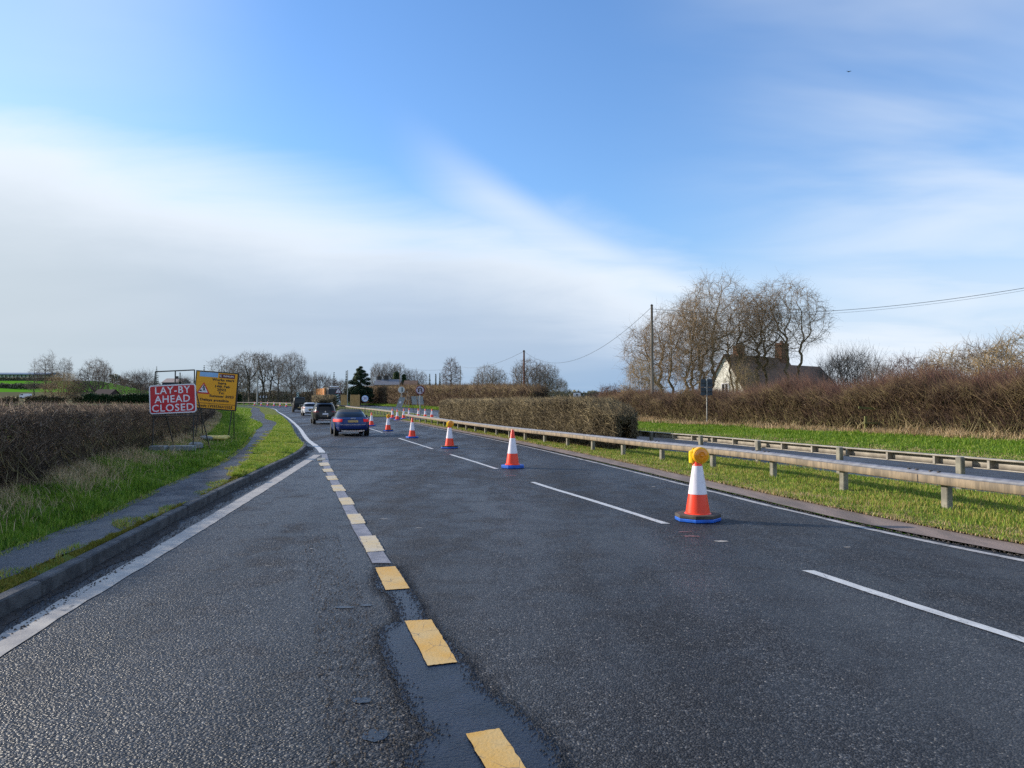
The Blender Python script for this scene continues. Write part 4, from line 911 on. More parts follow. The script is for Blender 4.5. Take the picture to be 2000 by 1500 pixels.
for lvl, (z, rad, k) in enumerate([(1.6, 2.5, 7), (2.4, 2.8, 8), (3.3, 2.9, 8), (4.4, 2.8, 8), (5.5, 2.5, 7), (6.5, 2.1, 6), (7.4, 1.6, 5), (8.2, 1.1, 4), (8.9, .7, 3), (9.4, .25, 2)]):
    for i in range(k):
        a = i*2*math.pi/k+lvl*.7; rr2 = rad*rs.uniform(.55, 1); pts.append((rr2*math.cos(a)+rs.uniform(-.3, .3), rr2*math.sin(a), z+rs.uniform(-.45, .35), rs.uniform(.7, 1.15)*(.62+.16*rad), .62))
needles(pr, pts, 1, 36000, M_PINE, 3, L=(.15, .45), rad=(.02, .045)); pr.scale = (1, 1, .97)
def conifer(u, vt, Y, wpx, label, group, base=None, spindly=False):
    x = at(u, 780, Y=Y).x; zb = float(G(Y)+hill(np.array(x), np.array(float(Y)))) if base is None else base; H = at(u, vt, Y=Y).z-zb; W = wpx*Y/FPX/2
    o = empty('conifer', (x, Y, zb)); tag(o, label, 'tree', group)
    t = MB(); t.tube([(0, 0, 0), (0, 0, H*.98)], [.16, .03], 6); t.build('trunk', M_BARK, o); pts = []; rs = random.Random(int(u))
    n = max(14, int(H/(W*.42)))
    for i in range(n):
        f = i/(n-1); rad = W*(1-f*.92)*rs.uniform(.7, 1.1); z = H*(.12+.86*f)
        for k in range(4 if spindly else 5):
            a = k*1.3+i*2.1; pts.append((rad*.6*math.cos(a), rad*.6*math.sin(a), z-(.25 if spindly else 0), max(.12, rad*.55), .22 if spindly else .6))
    needles(o, pts, 1, 1600 if spindly else 3600, M_PINE, int(u), L=(.2, .5), rad=(.03, .06)); return o
gE = 'small dark evergreens on the skyline'
conifer(839, 730, 250, 13, 'small pointed evergreen left of a pair, above the hedge', gE)
conifer(851, 730, 252, 9, 'narrow dark evergreen in the middle of three above the hedge', gE)
conifer(859, 728, 250, 11, 'dark evergreen on the right of three beside the birch', gE)
conifer(652, 727, 240, 20, 'dark evergreen crown above the dark lorry cab', gE)
conifer(676, 724, 240, 16, 'dark evergreen against the left side of the pine', gE)
conifer(305, 714, 240, 20, 'spindly tiered evergreen poking above the empty sign frame', gE, spindly=True)
conifer(351, 727, 260, 10, 'tiny evergreen seen through the right half of the empty frame', gE)
conifer(398, 713, 250, 20, 'evergreen tip showing over the top of the yellow sign', gE)
# ivy clad trunk in the parkland
iv = empty('ivy_clad_tree', (at(774, 780, Y=320).x, 320, float(G(320)))); tag(iv, 'column of dark ivy on a trunk among the parkland trees', 'tree')
t = MB(); t.tube([(0, 0, 0), (0, 0, 15)], [.5, .1], 6); t.build('trunk', M_BARK, iv)
needles(iv, [(0, 0, 7+i*1.5, 1.9-.1*i, 1) for i in range(5)]+[(3.4, 0, 8+i*1.4, 1.4-.1*i, 1) for i in range(4)], 1, 5000, M_LEAF, 9, L=(.5, 1), rad=(.08, .16))
M_HAZEH = tinted('haze_paled_twig', [(.10, .10, .065), (.17, .165, .11), (.25, .24, .17)], .8)  # distance haze painted into the twig colour: paler and greyer than nearer hedges
# field hedges far left, each a hedge of its own
def far_hedge(u0, u1, Y, H, n, m, label, seed, w=2.2, gaps=False, zoff=0.0):
    x0, x1 = at(u0, 780, Y=Y).x, at(u1, 780, Y=Y).x; rs = np.random.RandomState(seed); x = rs.uniform(x0, x1, n)
    if gaps: x = x[(np.sin(x*.5)+.6*np.sin(x*1.3+1)) > -.55]; n = len(x)
    z = rs.rand(n)**.8*H*(1+.10*np.sin(x*.45)+.06*np.sin(x*1.7)); y = Y+rs.uniform(-w/2, w/2, n); zb = G(y)+hill(x, y)+zoff
    C = np.stack([x-x0, y-Y, z+zb-float(zb[0])], 1); D = rs.normal(size=(n, 3)); D[:, 2] += .5; k = Y/200
    o = empty('field_hedge', (x0, Y, float(zb[0]))); tag(o, label, 'hedge', 'field hedges on the left')
    twig_cloud(C, D, rs.uniform(.5, 1.2, n)*k, rs.uniform(.06, .14, n)*k, rs.rand(n), 'twigs', m, o); return o
far_hedge(165, 470, 205, 2.55, 15000, M_LEAF, 'dark evergreen hedge across the field behind the red sign', 1, zoff=.1)
far_hedge(12, 165, 206, 1.9, 5200, M_HEDGEM, 'gappy layed hedge left of the dark evergreen one', 2, gaps=True, zoff=.1)
far_hedge(-60, 14, 202, 1.6, 2000, M_HEDGEM, 'thin hedge remnant at the left edge of the field', 5, gaps=True, zoff=.1)
far_hedge(-60, 110, 560, 3.0, 4000, M_HAZEH, 'distant hedge between the two green hill fields', 3, w=4)
far_hedge(-60, 120, 820, 3.5, 3000, M_HAZEH, 'distant hedge running below the pale shed', 4, w=4)
far_hedge(215, 300, 900, 12, 1500, M_HAZEH, 'grey belt of distant wood behind the left thickets', 6, w=10)
far_hedge(1040, 1260, 520, 8, 6000, M_HAZEH, 'hazy belt of distant trees across the field gap', 7, w=10)
far_hedge(400, 720, 240, 3.6, 9000, M_HEDGEM, 'dark undergrowth along the foot of the bend trees', 8, w=6)
# rounded bush in the reservation, in front of the lorry
bq = at(630, 790, Y=120); BL = Line([(bq.x-4.2, 112), (bq.x-.2, 118), (bq.x+.2, 122), (bq.x-.1, 127), (bq.x-2, 134)])
hedge('median_bush', Line([(bq.x+1.2, 116), (bq.x+.4, 119.5), (bq.x-.8, 124), (bq.x-1.4, 126)]).x, 116.5, 125.5, 3.2, lambda y: 1.75+.45*np.sin((y-116.5)/9*np.pi), .1, 16000, (.2, .6), (.012, .026), M_HEDGEM, 14, 'low rounded brown bush in the reservation in front of the lorry', cat='bush', fuzz=.1)


def barrier(line, ys, z0, label, side=-1, closed=True, step=2.4, dz=0.0, H=.525):
    """box beam on posts; side -1 puts the beam towards our road, +1 towards the opposite one"""
    yy = np.arange(ys[0], ys[1], .2); xx = line.x(yy); s = np.concatenate([[0], np.cumsum(np.hypot(np.diff(xx), np.diff(yy)))])
    root = empty('crash_barrier', (float(line.x(ys[0])), ys[0], float(G(ys[0]))+z0)); inv = Vector(root.location); tag(root, label, 'crash barrier', 'crash barriers of the central reservation')
    n = min(int(s[-1]//step), 98); st = s[-1]/max(n, 1) if s[-1]//step > 98 else step
    for i in range(n+1):
        y = float(np.interp(min(.3+i*st, s[-1]-.1), s, yy)); x = float(line.x(y)); t = math.atan2(float(line.x(y+.2)-line.x(y-.2)), .4)
        M = Matrix.Rotation(-t, 3, 'Z'); q = MB(); hp = H-.08 if side < 0 else H+.0
        q.box(Vector((x, y, float(G(y))+z0+hp/2-.15))-inv, (.11, .13, hp+.3), M, ch=.012)
        q.build('post', M_POST, root)
    ks = np.arange(ys[0], ys[1]+.01, .6 if ys[1] < 80 else 1.5); d = .13*side
    px_, py_ = line.x(ks), ks; tx, ty = line.x(ks+.2)-line.x(ks-.2), np.full_like(ks, .4); L = np.hypot(tx, ty); nx, ny = ty/L, -tx/L
    def rail(name, prof, m):
        P = []; k = len(prof)
        for (o, z) in prof: P.append(np.stack([px_+nx*o, py_+ny*o, G(ks)+z0+z], 1)-np.array(inv))
        V = np.stack(P, 1).reshape(-1, 3); N = len(ks); q = np.arange((N-1)*k); a = q//k*k; b = q % k; c = (b+1) % k
        F = np.stack([a+b, a+c, a+k+c, a+k+b], 1); o = mesh_np(name, V, F, m, root)
        me = MB(); me.add(V[:k], [tuple(range(k))]); me.add(V[-k:], [tuple(range(k-1, -1, -1))]); me.build('end_plate', m, root); return o
    if side < 0:
        a, b = -.16, 0.0; t0, t1 = H-.185, H
        rail('beam', [(a+.012, t0), (a, t0+.015), (a, t1-.060), (a+.006, t1-.056), (b, t1-.056), (b, t0)], M_RAIL)
        rail('beam_top', [(a+.007, t1-.055), (a+.085, t1-.004), (a+.10, t1+.003), (b-.004, t1+.003), (b-.004, t1-.055)], M_RAILT)
        j = MB()
        for i in range(0, 40):
            sj = 3.1+i*4.8
            if sj > s[-1]: break
            y = float(np.interp(sj, s, yy))
            if y > 50: break
            x = float(line.x(y)); t = math.atan2(float(line.x(y+.2)-line.x(y-.2)), .4); M = Matrix.Rotation(-t, 3, 'Z'); C = Vector((x, y, float(G(y))+z0))-inv
            j.box(C+M @ Vector((a-.001, 0, H-.128)), (.006, .014, .13), M)
            for dy in (-.32, -.16, .12, .28): j.box(C+M @ Vector((a+.10, dy, H+.008)), (.05, .035, .018), M)
        if j.v: j.build('joint_bolts', M_BLACKST, root)
    else:      # seen from behind: top flange, set back web, bottom flange, stiffeners
        rail('beam_top', [(.09, H-.03), (.24, H-.03), (.24, H), (.09, H)], M_RAILB)
        rail('beam', [(.225, H-.185), (.24, H-.185), (.24, H-.031), (.225, H-.031)], M_RAILB)
        rail('lower_flange', [(.12, H-.205), (.24, H-.205), (.24, H-.187), (.12, H-.187)], M_RAILB)
        j = MB(); i = 0
        while 1.0+i*1.2 < s[-1] and i < 60:
            y = float(np.interp(1.0+i*1.2, s, yy)); x = float(line.x(y)); t = math.atan2(float(line.x(y+.2)-line.x(y-.2)), .4); M = Matrix.Rotation(-t, 3, 'Z')
            j.box(Vector((x, y, float(G(y))+z0))-inv+M @ Vector((.16, 0, H-.11)), (.12, .05, .15), M); i += 1
        j.build('stiffener', M_RAILB, root)
    return root
barrier(R1, (4.0, 66.5), .08, 'near box beam barrier with tan weathered face beside the overtaking lane')
barrier(R2, (4.0, 60.5), .0, 'second barrier of the reservation seen from behind, facing the opposite road', side=1, step=3.2, H=.665)
barrier(R1, (76, 186), .08, 'long pale barrier beyond the U-turn gap curving away behind the cars', H=.60)

# ---------------------------------------------------------------- cones
def cone(lamp, base_blue=True):
    root = empty('traffic_cone', (0, 0, 0)); b = MB(); k = 8; a0 = math.pi/8
    def octo(r, h0, h1, mb_, ch=.01): mb_.lathe([(r*.985, h0), (r, h0+ch), (r, h1-ch), (r*.98, h1)], 8, M=Matrix.Rotation(a0, 3, 'Z') @ Matrix.Diagonal((1, .92, 1)))
    if lamp:
        octo(.335, .004, .05, b); b.build('weight', M_BLUE, root); b2 = MB(); octo(.335, .052, .10, b2); b2.build('base', M_RUBBER, root)
    else:
        octo(.325, .004, .075, b); b.build('base', M_BLUE, root)
    c = MB(); c.lathe([(.20, .085), (.19, .10), (.170, .115), (.162, .17), (.036, .985), (.030, 1.0), (.02, 1.0)], 28); c.build('cone_body', M_ORANGE, root, smooth=True)
    rz = lambda z: .162-(.162-.036)*(z-.17)/(.985-.17)
    s = MB(); s.lathe([(rz(.375)-.01, .375), (rz(.375)+.004, .378), (rz(.78)+.004, .777), (rz(.78)-.01, .78)], 28); s.build('reflective_sleeve', M_SLEEVE, root, smooth=True)
    if lamp:
        l = MB(); l.box((-.055, .03, .90), (.10, .10, .20), ch=.02); l.box((-.02, .045, .99), (.09, .05, .08), ch=.02); l.build('lamp_case', M_YCASE, root, smooth=True)
        d = MB(); d.lathe([(.105, -.055), (.12, -.045), (.12, .035), (.108, .05)], 28, c=(.035, -.02, .925), axis='Y'); d.build('lamp_rim', M_AMBERD, root, smooth=True)
        e = MB(); e.lathe([(.102, .045), (.092, .058), (.055, .066), (.05, .060), (.024, .060), (.016, .074), (.004, .078)], 28, c=(.035, -.02, .925), axis='Y'); e.build('lens', M_AMBER, root, smooth=True)
    return root
cp, cl_ = cone(False), cone(True); used = {0: False, 1: False}
def put_cone(lamp, x, y, label, dz=0.0, rz=0.0, group='cones closing the overtaking lane', s=1.0):
    src = cl_ if lamp else cp; o = src if not used[lamp] else copy_tree(src); used[lamp] = True
    o.location = (x, y, float(G(y))+dz); o.rotation_euler = (0, 0, rz); o.scale = (s, s, s); tag(o, label, 'traffic cone', group)
for lamp, u, v, rz, lab in [(1, 1363, 1017, .1, 'large red and white cone with amber lamp on a blue and black base, closest cone'), (0, 1001, 914, .05, 'plain cone on blue base, second cone up the road'),
    (1, 878, 875.5, .3, 'cone with amber lamp, third up the road, standing at the end of a lane dash'), (0, 805, 855.5, 0, 'plain cone fourth up the road, right of the blue car'),
    (1, 758, 842, .2, 'lamp cone between the fourth cone and the one by the blue car boot'), (0, 725.5, 832, 0, 'plain cone just right of the blue car roof')]:
    p = at(u, v); put_cone(lamp, p.x, p.y, lab, .004, rz)
gap = 'cones across the U-turn gap'
for u, Y, lab in [(766.4, 71.5, 'gap cone furthest left in front of the barrier end'), (776, 66, 'gap cone standing lowest at the white edge line'), (788.5, 70.5, 'gap cone third from the left by the barrier nose'),
                  (799, 76, 'gap cone beside the pale sandbags'), (817, 74, 'gap cone directly left of the no U-turn post'), (830.5, 73, 'gap cone directly right of the no U-turn post'), (843.5, 72.5, 'gap cone at the right end of the row')]:
    put_cone(0, at(u, 800, Y=Y).x, Y, lab, .03, 0, gap, .98 if u < 795 else .95)
far = 'cones strung across the far bend'
for u, Y, lab in [(497, 166, 'tiny cone furthest left on the far bend'), (510, 164, 'tiny cone below the chevron board'), (522.5, 160, 'tiny cone third from the left on the bend'), (535, 156, 'tiny cone in the middle of the bend row'),
                  (547, 151, 'tiny cone fifth from the left on the bend'), (559, 147, 'tiny cone last of the bend row, left of the black off-roader')]:
    put_cone(0, at(u, 800, Y=Y).x, Y, lab, .01, 0, far, 1.0)

# ---------------------------------------------------------------- road signs
def frame_piece(mb_, a, b, w=.04): mb_.tube([a, b], w/2, 6)
# red lay-by sign on its tall frame (built in its own plane, x to the right, z up)
Y0 = 23.2; kx = Y0/FPX
def loc(u, v, Y=Y0, org=None): q = at(u, v, Y=Y); return Vector((q.x, Y, q.z))-org
o1 = Vector((at(338, 884, Y=Y0).x, Y0, float(G(Y0))+.17)); L = lambda u, v, dy=0.0: loc(u, v, Y0, o1)+Vector((0, dy, 0))
s1 = empty('road_sign', o1); tag(s1, 'red rectangular lay-by closed sign on a tall black frame with an empty upper half', 'road sign', 'temporary signs on the left verge')
f = MB(); A, B = L(297, 886), L(303.5, 726); C, D = L(377, 886), L(380, 722.5)
foot = -.02
A.z = foot; C.z = foot
frame_piece(f, A, B); frame_piece(f, C, D); frame_piece(f, B, D); frame_piece(f, L(342.5, 725), L(342, 756)); frame_piece(f, L(299, 813.5), L(386, 811))
E_ = L(391, 876, .75); E_.z = foot; F_ = L(319, 872, .8); F_.z = foot
frame_piece(f, E_, L(379, 750, .02)); frame_piece(f, F_, L(309, 756, .02)); frame_piece(f, L(300, 882, .05), F_, .03)
f.build('frame', M_BLACKST, s1)
def rrect(w, h, r, n=5):
    out = []
    for cx, cz, a0 in ((w/2-r, h/2-r, 0), (-w/2+r, h/2-r, 90), (-w/2+r, -h/2+r, 180), (w/2-r, -h/2+r, 270)):
        for i in range(n+1): a = R(a0+90*i/n); out.append((cx+r*math.cos(a), cz+r*math.sin(a)))
    return out[::-1]
ctr = (L(294, 753)+L(384.6, 750)+L(384, 804)+L(293, 809.5))/4; W1, H1 = 91*kx, 56*kx; tilt = math.atan2(4.2, 91); MT = Matrix.Rotation(-tilt, 3, 'Y')
pl = MB(); pl.prism(rrect(W1, H1, .09), -.06, -.04, MT, ctr); pl.build('panel', M_SWHITE, s1)
pr_ = MB(); pr_.prism(rrect(W1-.075, H1-.075, .06), -.064, -.0605, MT, ctr); pr_.build('panel_face', M_SRED, s1)
for i, (txt, dz, sz, sx) in enumerate([('LAY-BY', .275, .325, 1.0), ('AHEAD', -.01, .325, 1.0), ('CLOSED', -.295, .325, 1.05)]):
    c = ctr+MT @ Vector((0, -.068, dz)); text_mesh('lettering', txt, sz, M_SWHITE, s1, c, (0, -tilt, 0), bold=.012, sx=sx, space=1.12)
for i, (u, v, wd, hh_, dp) in enumerate([(310, 885, .52, .17, .3), (357, 883, .75, .17, .32)]):
    c = at(u, v, .12, Y=22.6 if i == 0 else 22.7); q = MB(); q.box((0, 0, hh_/2), (wd, dp, hh_), ch=.02); b = q.build('concrete_block', M_BLOCK); b.location = (c.x, c.y, float(G(c.y))+.19); b.rotation_euler = (0, 0, .08*(i-.5))
    tag(b, ['small grey concrete block at the left foot of the red sign frame', 'longer pale concrete block at the right foot of the red sign frame'][i], 'concrete block', 'ballast blocks of the red sign')
q = MB(); q.box((0, 0, .12), (.42, .3, .24), ch=.06); b = q.build('sandbag', M_BLOCK); b.location = (at(384, 876, Y=23.8).x-.03, 23.8, float(G(23.8))+.17); tag(b, 'grey ballast sack against the rear right leg of the red sign', 'sandbag', 'sandbags holding the signs down')
# yellow works sign
Y1 = 29.6; o2 = Vector((at(425, 860, Y=Y1).x, Y1, float(G(Y1))+.18)); L2 = lambda u, v, dy=0.0: loc(u, v, Y1, o2)+Vector((0, dy, 0)); kx2 = Y1/FPX
s2 = empty('road_sign', o2); tag(s2, 'big square yellow works information sign leaning to the right on black legs', 'road sign', 'temporary signs on the left verge')
c2 = (L2(384, 723)+L2(468.5, 729.6)+L2(460.5, 802.8)+L2(377, 797))/4; W2, H2 = 84*kx2, 74.5*kx2; t2 = -math.atan2(6.4, 84); MT2 = Matrix.Rotation(-t2, 3, 'Y')
q = MB(); q.box(c2+Vector((0, -.01, 0)), (W2, .05, H2), MT2); q.build('panel', M_SBLK, s2)
q = MB(); q.box(c2+Vector((0, -.042, 0)), (W2-.10, .008, H2-.10), MT2); q.build('panel_face', M_SYEL, s2)
P2 = lambda x, z, d=-.052: c2+MT2 @ Vector((x, 0, z))+Vector((0, d, 0))
def tx2(t, x, z, sz, al='CENTER', m=M_SBLK, sx=1.0, b=.022, sp=1.1): text_mesh('lettering', t, sz, m, s2, P2(x, z), (0, -t2, 0), bold=b, align=al, sx=sx, space=sp)
def box2(name, x, z, w, h, m, d=-.049): q = MB(); q.box(P2(x, z, d), (w, .005, h), MT2); return q.build(name, m, s2)
box2('blank_sticker', -.34, .645, .76, .19, M_SBLUE); box2('logo_panel', .42, .625, .64, .17, M_SMAR)
tx2('McPHILLIPS', .475, .625, .095, m=M_SWHITE, b=.014, sp=1.0, sx=.92)
q = MB(); cc = P2(.165, .625, -.054)
for i in range(14):
    a, b_ = math.pi*.35+i*.1*math.pi, math.pi*.35+(i+1)*.1*math.pi
    q.prism([(math.cos(a)*.050, math.sin(a)*.050), (math.cos(b_)*.050, math.sin(b_)*.050), (math.cos(b_)*.034, math.sin(b_)*.034), (math.cos(a)*.034, math.sin(a)*.034)], 0, .003, MT2, cc)
q.build('logo_mark', M_SWHITE, s2)
for t_, x_, z_, sx_2 in (('Works start', .27, .455, 1.06), ('here', .24, .32, 1.06), ('14th Feb', .25, .185, 1.06), ('2022', .24, .05, 1.1), ('To:', .24, -.085, 1.06), ('Summer 2023', .26, -.225, 1.06), ('Delays possible', -.03, -.40, 1.12)):
    tx2(t_, x_, z_, .138, b=.032, sp=1.06, sx=sx_2*1.17)
tx2('Permit: LV55536312322', -.02, -.655, .140, b=.026, sp=1.06, sx=1.05)
box2('rule_line', .0, -.545, W2-.12, .018, M_SBLK)
tri = lambda s, k=0: [(-s*.5, -s*.40), (0, s*.46), (s*.5, -s*.40)]
cc = P2(-.52, .06, -.047); q = MB(); q.prism(tri(.56), -.003, .003, MT2, cc); q.build('triangle_border', M_SRED, s2)
q = MB(); q.prism([(x*.70, z*.70-.008) for x, z in tri(.56)], -.003, .003, MT2, cc+Vector((0, -.005, 0))); q.build('triangle_face', M_SWHITE, s2)
wk = MB(); cw = cc+Vector((0, -.010, -.03))
def bar2(a, b_, w):      # limb of the digging figure pictogram
    a, b_ = Vector((a[0], a[1])), Vector((b_[0], b_[1])); d = (b_-a).normalized(); nn = Vector((-d.y, d.x))*w/2
    wk.prism([tuple(a+nn), tuple(b_+nn), tuple(b_-nn), tuple(a-nn)], -.002, .002, MT2, cw)
wk.prism([(.01+.024*math.cos(i*.785), .155+.024*math.sin(i*.785)) for i in range(8)], -.002, .002, MT2, cw)
bar2((.0, .13), (.03, .02), .05); bar2((.03, .03), (-.015, -.09), .028); bar2((.03, .03), (.085, -.09), .028); bar2((0, .11), (-.05, .04), .022); bar2((.0, .09), (.06, .05), .02); bar2((-.07, .06), (.10, -.08), .012)
wk.prism([(-.165, -.095), (-.145, -.055), (-.11, -.02), (-.075, -.03), (-.055, -.095)], -.002, .002, MT2, cw); wk.build('digging_figure', M_SBLK, s2)
f = MB(); a = L2(445, 862); a.z = -.03; frame_piece(f, a, L2(453, 798)+Vector((0, .02, 0)), .045); a = L2(448, 853, .5); a.z = -.03; frame_piece(f, a, L2(456, 770, .03), .04)
a = L2(381, 862); a.z = -.03; frame_piece(f, a, L2(388, 795)+Vector((0, .02, 0)), .045); a = L2(384, 852, .6); a.z = -.03; frame_piece(f, a, L2(391, 770, .03), .04); frame_piece(f, L2(383, 850, .3), L2(446, 853, .3), .03)
f.build('frame', M_BLACKST, s2)
rs = random.Random(8)
for i, (u, v, dy) in enumerate([(409, 853, 0), (423, 856, -.1), (436, 858, 0), (404, 858, -.5), (430, 863, -.55)]):
    q = MB(); q.lathe([(.02, -.30), (.09, -.26), (.13, -.1), (.12, .1), (.10, .24), (.02, .30)], 10, M=Matrix.Rotation(R(90), 3, 'Y') @ Matrix.Diagonal((.72, 1.1, 1)))
    b = q.build('sandbag', M_BAG if i != 3 else M_BLOCK, smooth=True); yy = 29.5+dy; b.location = (at(u, v, Y=yy).x, yy, float(G(yy))+.30); b.rotation_euler = (0, rs.uniform(-.1, .1), rs.uniform(-.3, .3))
    tag(b, ['yellow sandbag furthest left at the foot of the works sign', 'yellow sandbag in the middle of the works sign foot', 'yellow sandbag against the right leg of the works sign', 'pale grey sandbag half hidden by grass under the works sign', 'yellow sandbag lying foremost under the works sign'][i], 'sandbag', 'sandbags holding the signs down')

def disc_sign(u, v, rpx, Y, label, face, ring, post_m=M_STEEL, post_r=.045, back=False, zb=.03, post_top=0):
    c = at(u, v, Y=Y); zg = float(G(Y))+zb; o = empty('road_sign', (c.x, Y, zg)); tag(o, label, 'road sign'); r = rpx*Y/FPX; h = c.z-zg
    q = MB(); q.tube([(0, .05, -.2), (0, .05, h+r*.6+post_top)], post_r, 8); q.build('post', post_m, o)
    q = MB(); q.lathe([(r*.98, -.012), (r, 0), (r*.98, .012)], 28, c=(0, 0, h), axis='Y'); q.build('panel', ring, o)
    if face: q = MB(); q.lathe([(r*.80, .010), (r*.80, .016)], 28, c=(0, 0, h), axis='Y'); q.build('panel_face', face, o)
    return o, r, h
# no U-turn
o, r, h = disc_sign(820.5, 762, 9.3, 70, 'round no U-turn sign with a dark red ring on a grey post in the gap', M_PINKW, M_RING, post_r=.065)
q = MB(); pts = []; w = .13
arcp = [(-.20+w*0, -.24)]+[(-.13*1.0*math.cos(a)*1.0-.0, .06+.17*math.sin(a)) for a in np.linspace(0, math.pi, 9)]
def ribbon(mb_, pl, w, y, dz):
    for a, b_ in zip(pl[:-1], pl[1:]):
        a, b_ = Vector(a), Vector(b_); d = (b_-a).normalized(); nn = Vector((-d.y, d.x))*w/2; a2, b2 = a-d*w*.18, b_+d*w*.18
        mb_.prism([(a2+nn)[:], (b2+nn)[:], (b2-nn)[:], (a2-nn)[:]], y-.002, y+.002, c=(0, 0, dz))
up = [(.15, -.24), (.15, .05)]+[(.15*math.cos(a), .05+.16*math.sin(a)) for a in np.linspace(.4, math.pi-.4, 6)]+[(-.15, .05), (-.15, -.06)]
ribbon(q, up, .085, -.022, h); q.prism([(-.28, -.06), (-.02, -.06), (-.15, -.22)], -.024, -.020, c=(0, 0, h)); q.build('symbol', M_SBLK, o)
q = MB(); ribbon(q, [(-.30, .22), (.30, -.22)], .05, -.028, h); q.build('slash_bar', M_RING, o)
# round sign seen from behind
o, r, h = disc_sign(784, 761.5, 6.4, 74, 'round sign seen from behind, pale grey, above the toppled sign frame', None, M_SILV, post_r=.035, zb=.03)
q = MB(); q.box((.08, -.02, h+.02), (.11, .012, .46)); q.build('fixing_plate', M_SBACK, o)
# leaning A-frame sign with blank pale panel
Y3 = 72.5; o3 = Vector((at(790, 815, Y=Y3).x, Y3, float(G(Y3))+.03)); L3 = lambda u, v, dy=0.0: loc(u, v, Y3, o3)+Vector((0, dy, 0))
s3 = empty('road_sign', o3); tag(s3, 'blank pale sign panel slumped sideways on a leaning tubular frame', 'road sign', 'turned away signs in the U-turn gap')
f = MB(); a1 = L3(770, 818); a1.z = 0; a2 = L3(786, 818); a2.z = 0; b1 = L3(793, 818, .9); b1.z = 0; b2 = L3(779, 818, .9); b2.z = 0
for a, b_ in ((a1, L3(785, 766)), (a2, L3(797.5, 765.5)), (L3(785, 766), L3(797.5, 765.5)), (b1, L3(799, 770, .1)), (b2, L3(786, 770, .1)), (L3(789, 780), L3(800, 780, .3)), (L3(786, 791), L3(798, 792, .5))): frame_piece(f, a, b_, .05)
f.build('frame', mat('rusty_frame', (.30, .22, .14), (.42, .40, .36), 3, .7), s3)
q = MB(); pp = [L3(780.5, 776.2), L3(792, 776.2), L3(785, 796), L3(773.3, 795.5)]; q.add([p+Vector((0, -.06, 0)) for p in pp]+[p+Vector((0, -.03, 0)) for p in pp], [(3, 2, 1, 0), (4, 5, 6, 7), (0, 1, 5, 4), (1, 2, 6, 5), (2, 3, 7, 6), (3, 0, 4, 7)]); q.build('panel', M_SGREY, s3)
q = MB(); q.lathe([(.11, 0), (.11, .01)], 12, c=L3(782, 786)+Vector((0, -.062, 0)), axis='Y'); q.build('label_sticker', M_SWHITE, s3)
# second A-frame, back of a double panel
Y4 = 75; o4 = Vector((at(817, 815, Y=Y4).x, Y4, float(G(Y4))+.03)); L4 = lambda u, v, dy=0.0: loc(u, v, Y4, o4)+Vector((0, dy, 0))
s4 = empty('road_sign', o4); tag(s4, 'grey back of a sign on black splayed legs behind the no U-turn post', 'road sign', 'turned away signs in the U-turn gap')
f = MB(); c1, c2_ = L4(811, 818), L4(833, 818); c1.z = c2_.z = 0
for a, b_ in ((c1, L4(800.5, 773)), (c2_, L4(825, 773)), (L4(800, 781.5), L4(828, 781.5))): frame_piece(f, a, b_, .055)
f.build('frame', M_BLACKST, s4)
q = MB()
for (ua, ub) in ((803.5, 813.5), (815, 826)): q.prism([(L4(ua, 774).x, L4(ua, 774).z), (L4(ub, 774).x, L4(ub, 774).z), (L4(ub+1.5, 790).x, L4(ub, 790).z), (L4(ua+1.5, 790).x, L4(ua, 790).z)], -.07, -.04)
q.build('panel', M_SGREY, s4)
for i, (u, Y, w, lab) in enumerate([(773, 72, .62, 'cream sandbag at the foot of the slumped sign, left one'), (782, 71.5, .5, 'pale grey sandbag at the foot of the slumped sign, right one'), (804, 74, .6, 'cream sandbag under the sign with splayed legs')]):
    q = MB(); q.lathe([(.02, -w/2), (.12, -w*.42), (.16, 0), (.13, w*.4), (.02, w/2)], 9, M=Matrix.Rotation(R(90), 3, 'Y') @ Matrix.Diagonal((.9, 1.1, 1))); b = q.build('sandbag', M_BLOCK if i == 1 else mat('cream_bag%d' % i, (.50, .46, .38), (.36, .33, .27), 6, .85), smooth=True)
    b.location = (at(u, 800, Y=Y).x, Y, float(G(Y))+.15); tag(b, lab, 'sandbag', 'sandbags in the U-turn gap')
# 30 sign by the barrier
o, r, h = disc_sign(713, 778.5, 6.3, 84, 'small round 30 sign with blue numerals beside the long pale barrier', M_SWHITE, M_SBLUE, post_m=M_BLACKST, post_r=.022, zb=.08)
text_mesh('lettering', '30', .44, M_NAVY, o, (0, -.018, h), bold=.02, space=1.0)
# triangular warning sign
Yt = 128; ct = at(660.5, 763, Y=Yt); zg = float(G(Yt)); o = empty('road_sign', (ct.x, Yt, zg)); tag(o, 'triangular warning sign with thick black arrow in front of the dark lorry', 'road sign'); h = ct.z-zg
q = MB(); q.tube([(0, .05, -.1), (0, .05, h)], .04, 6); q.build('post', M_STEEL, o)
q = MB(); q.prism(tri(1.22), -.01, .01, c=(0, 0, h)); q.build('panel', M_RING, o)
q = MB(); q.prism([(x*.70, z*.70-.02) for x, z in tri(1.22)], -.016, -.011, c=(0, 0, h)); q.build('panel_face', M_SWHITE, o)
q = MB(); q.prism([(-.05, -.26), (-.05, -.05), (-.10, -.05), (0, .18), (.10, -.05), (.05, -.05), (.05, -.26)], -.022, -.018, c=(0, 0, h)); q.build('symbol', M_SBLK, o)
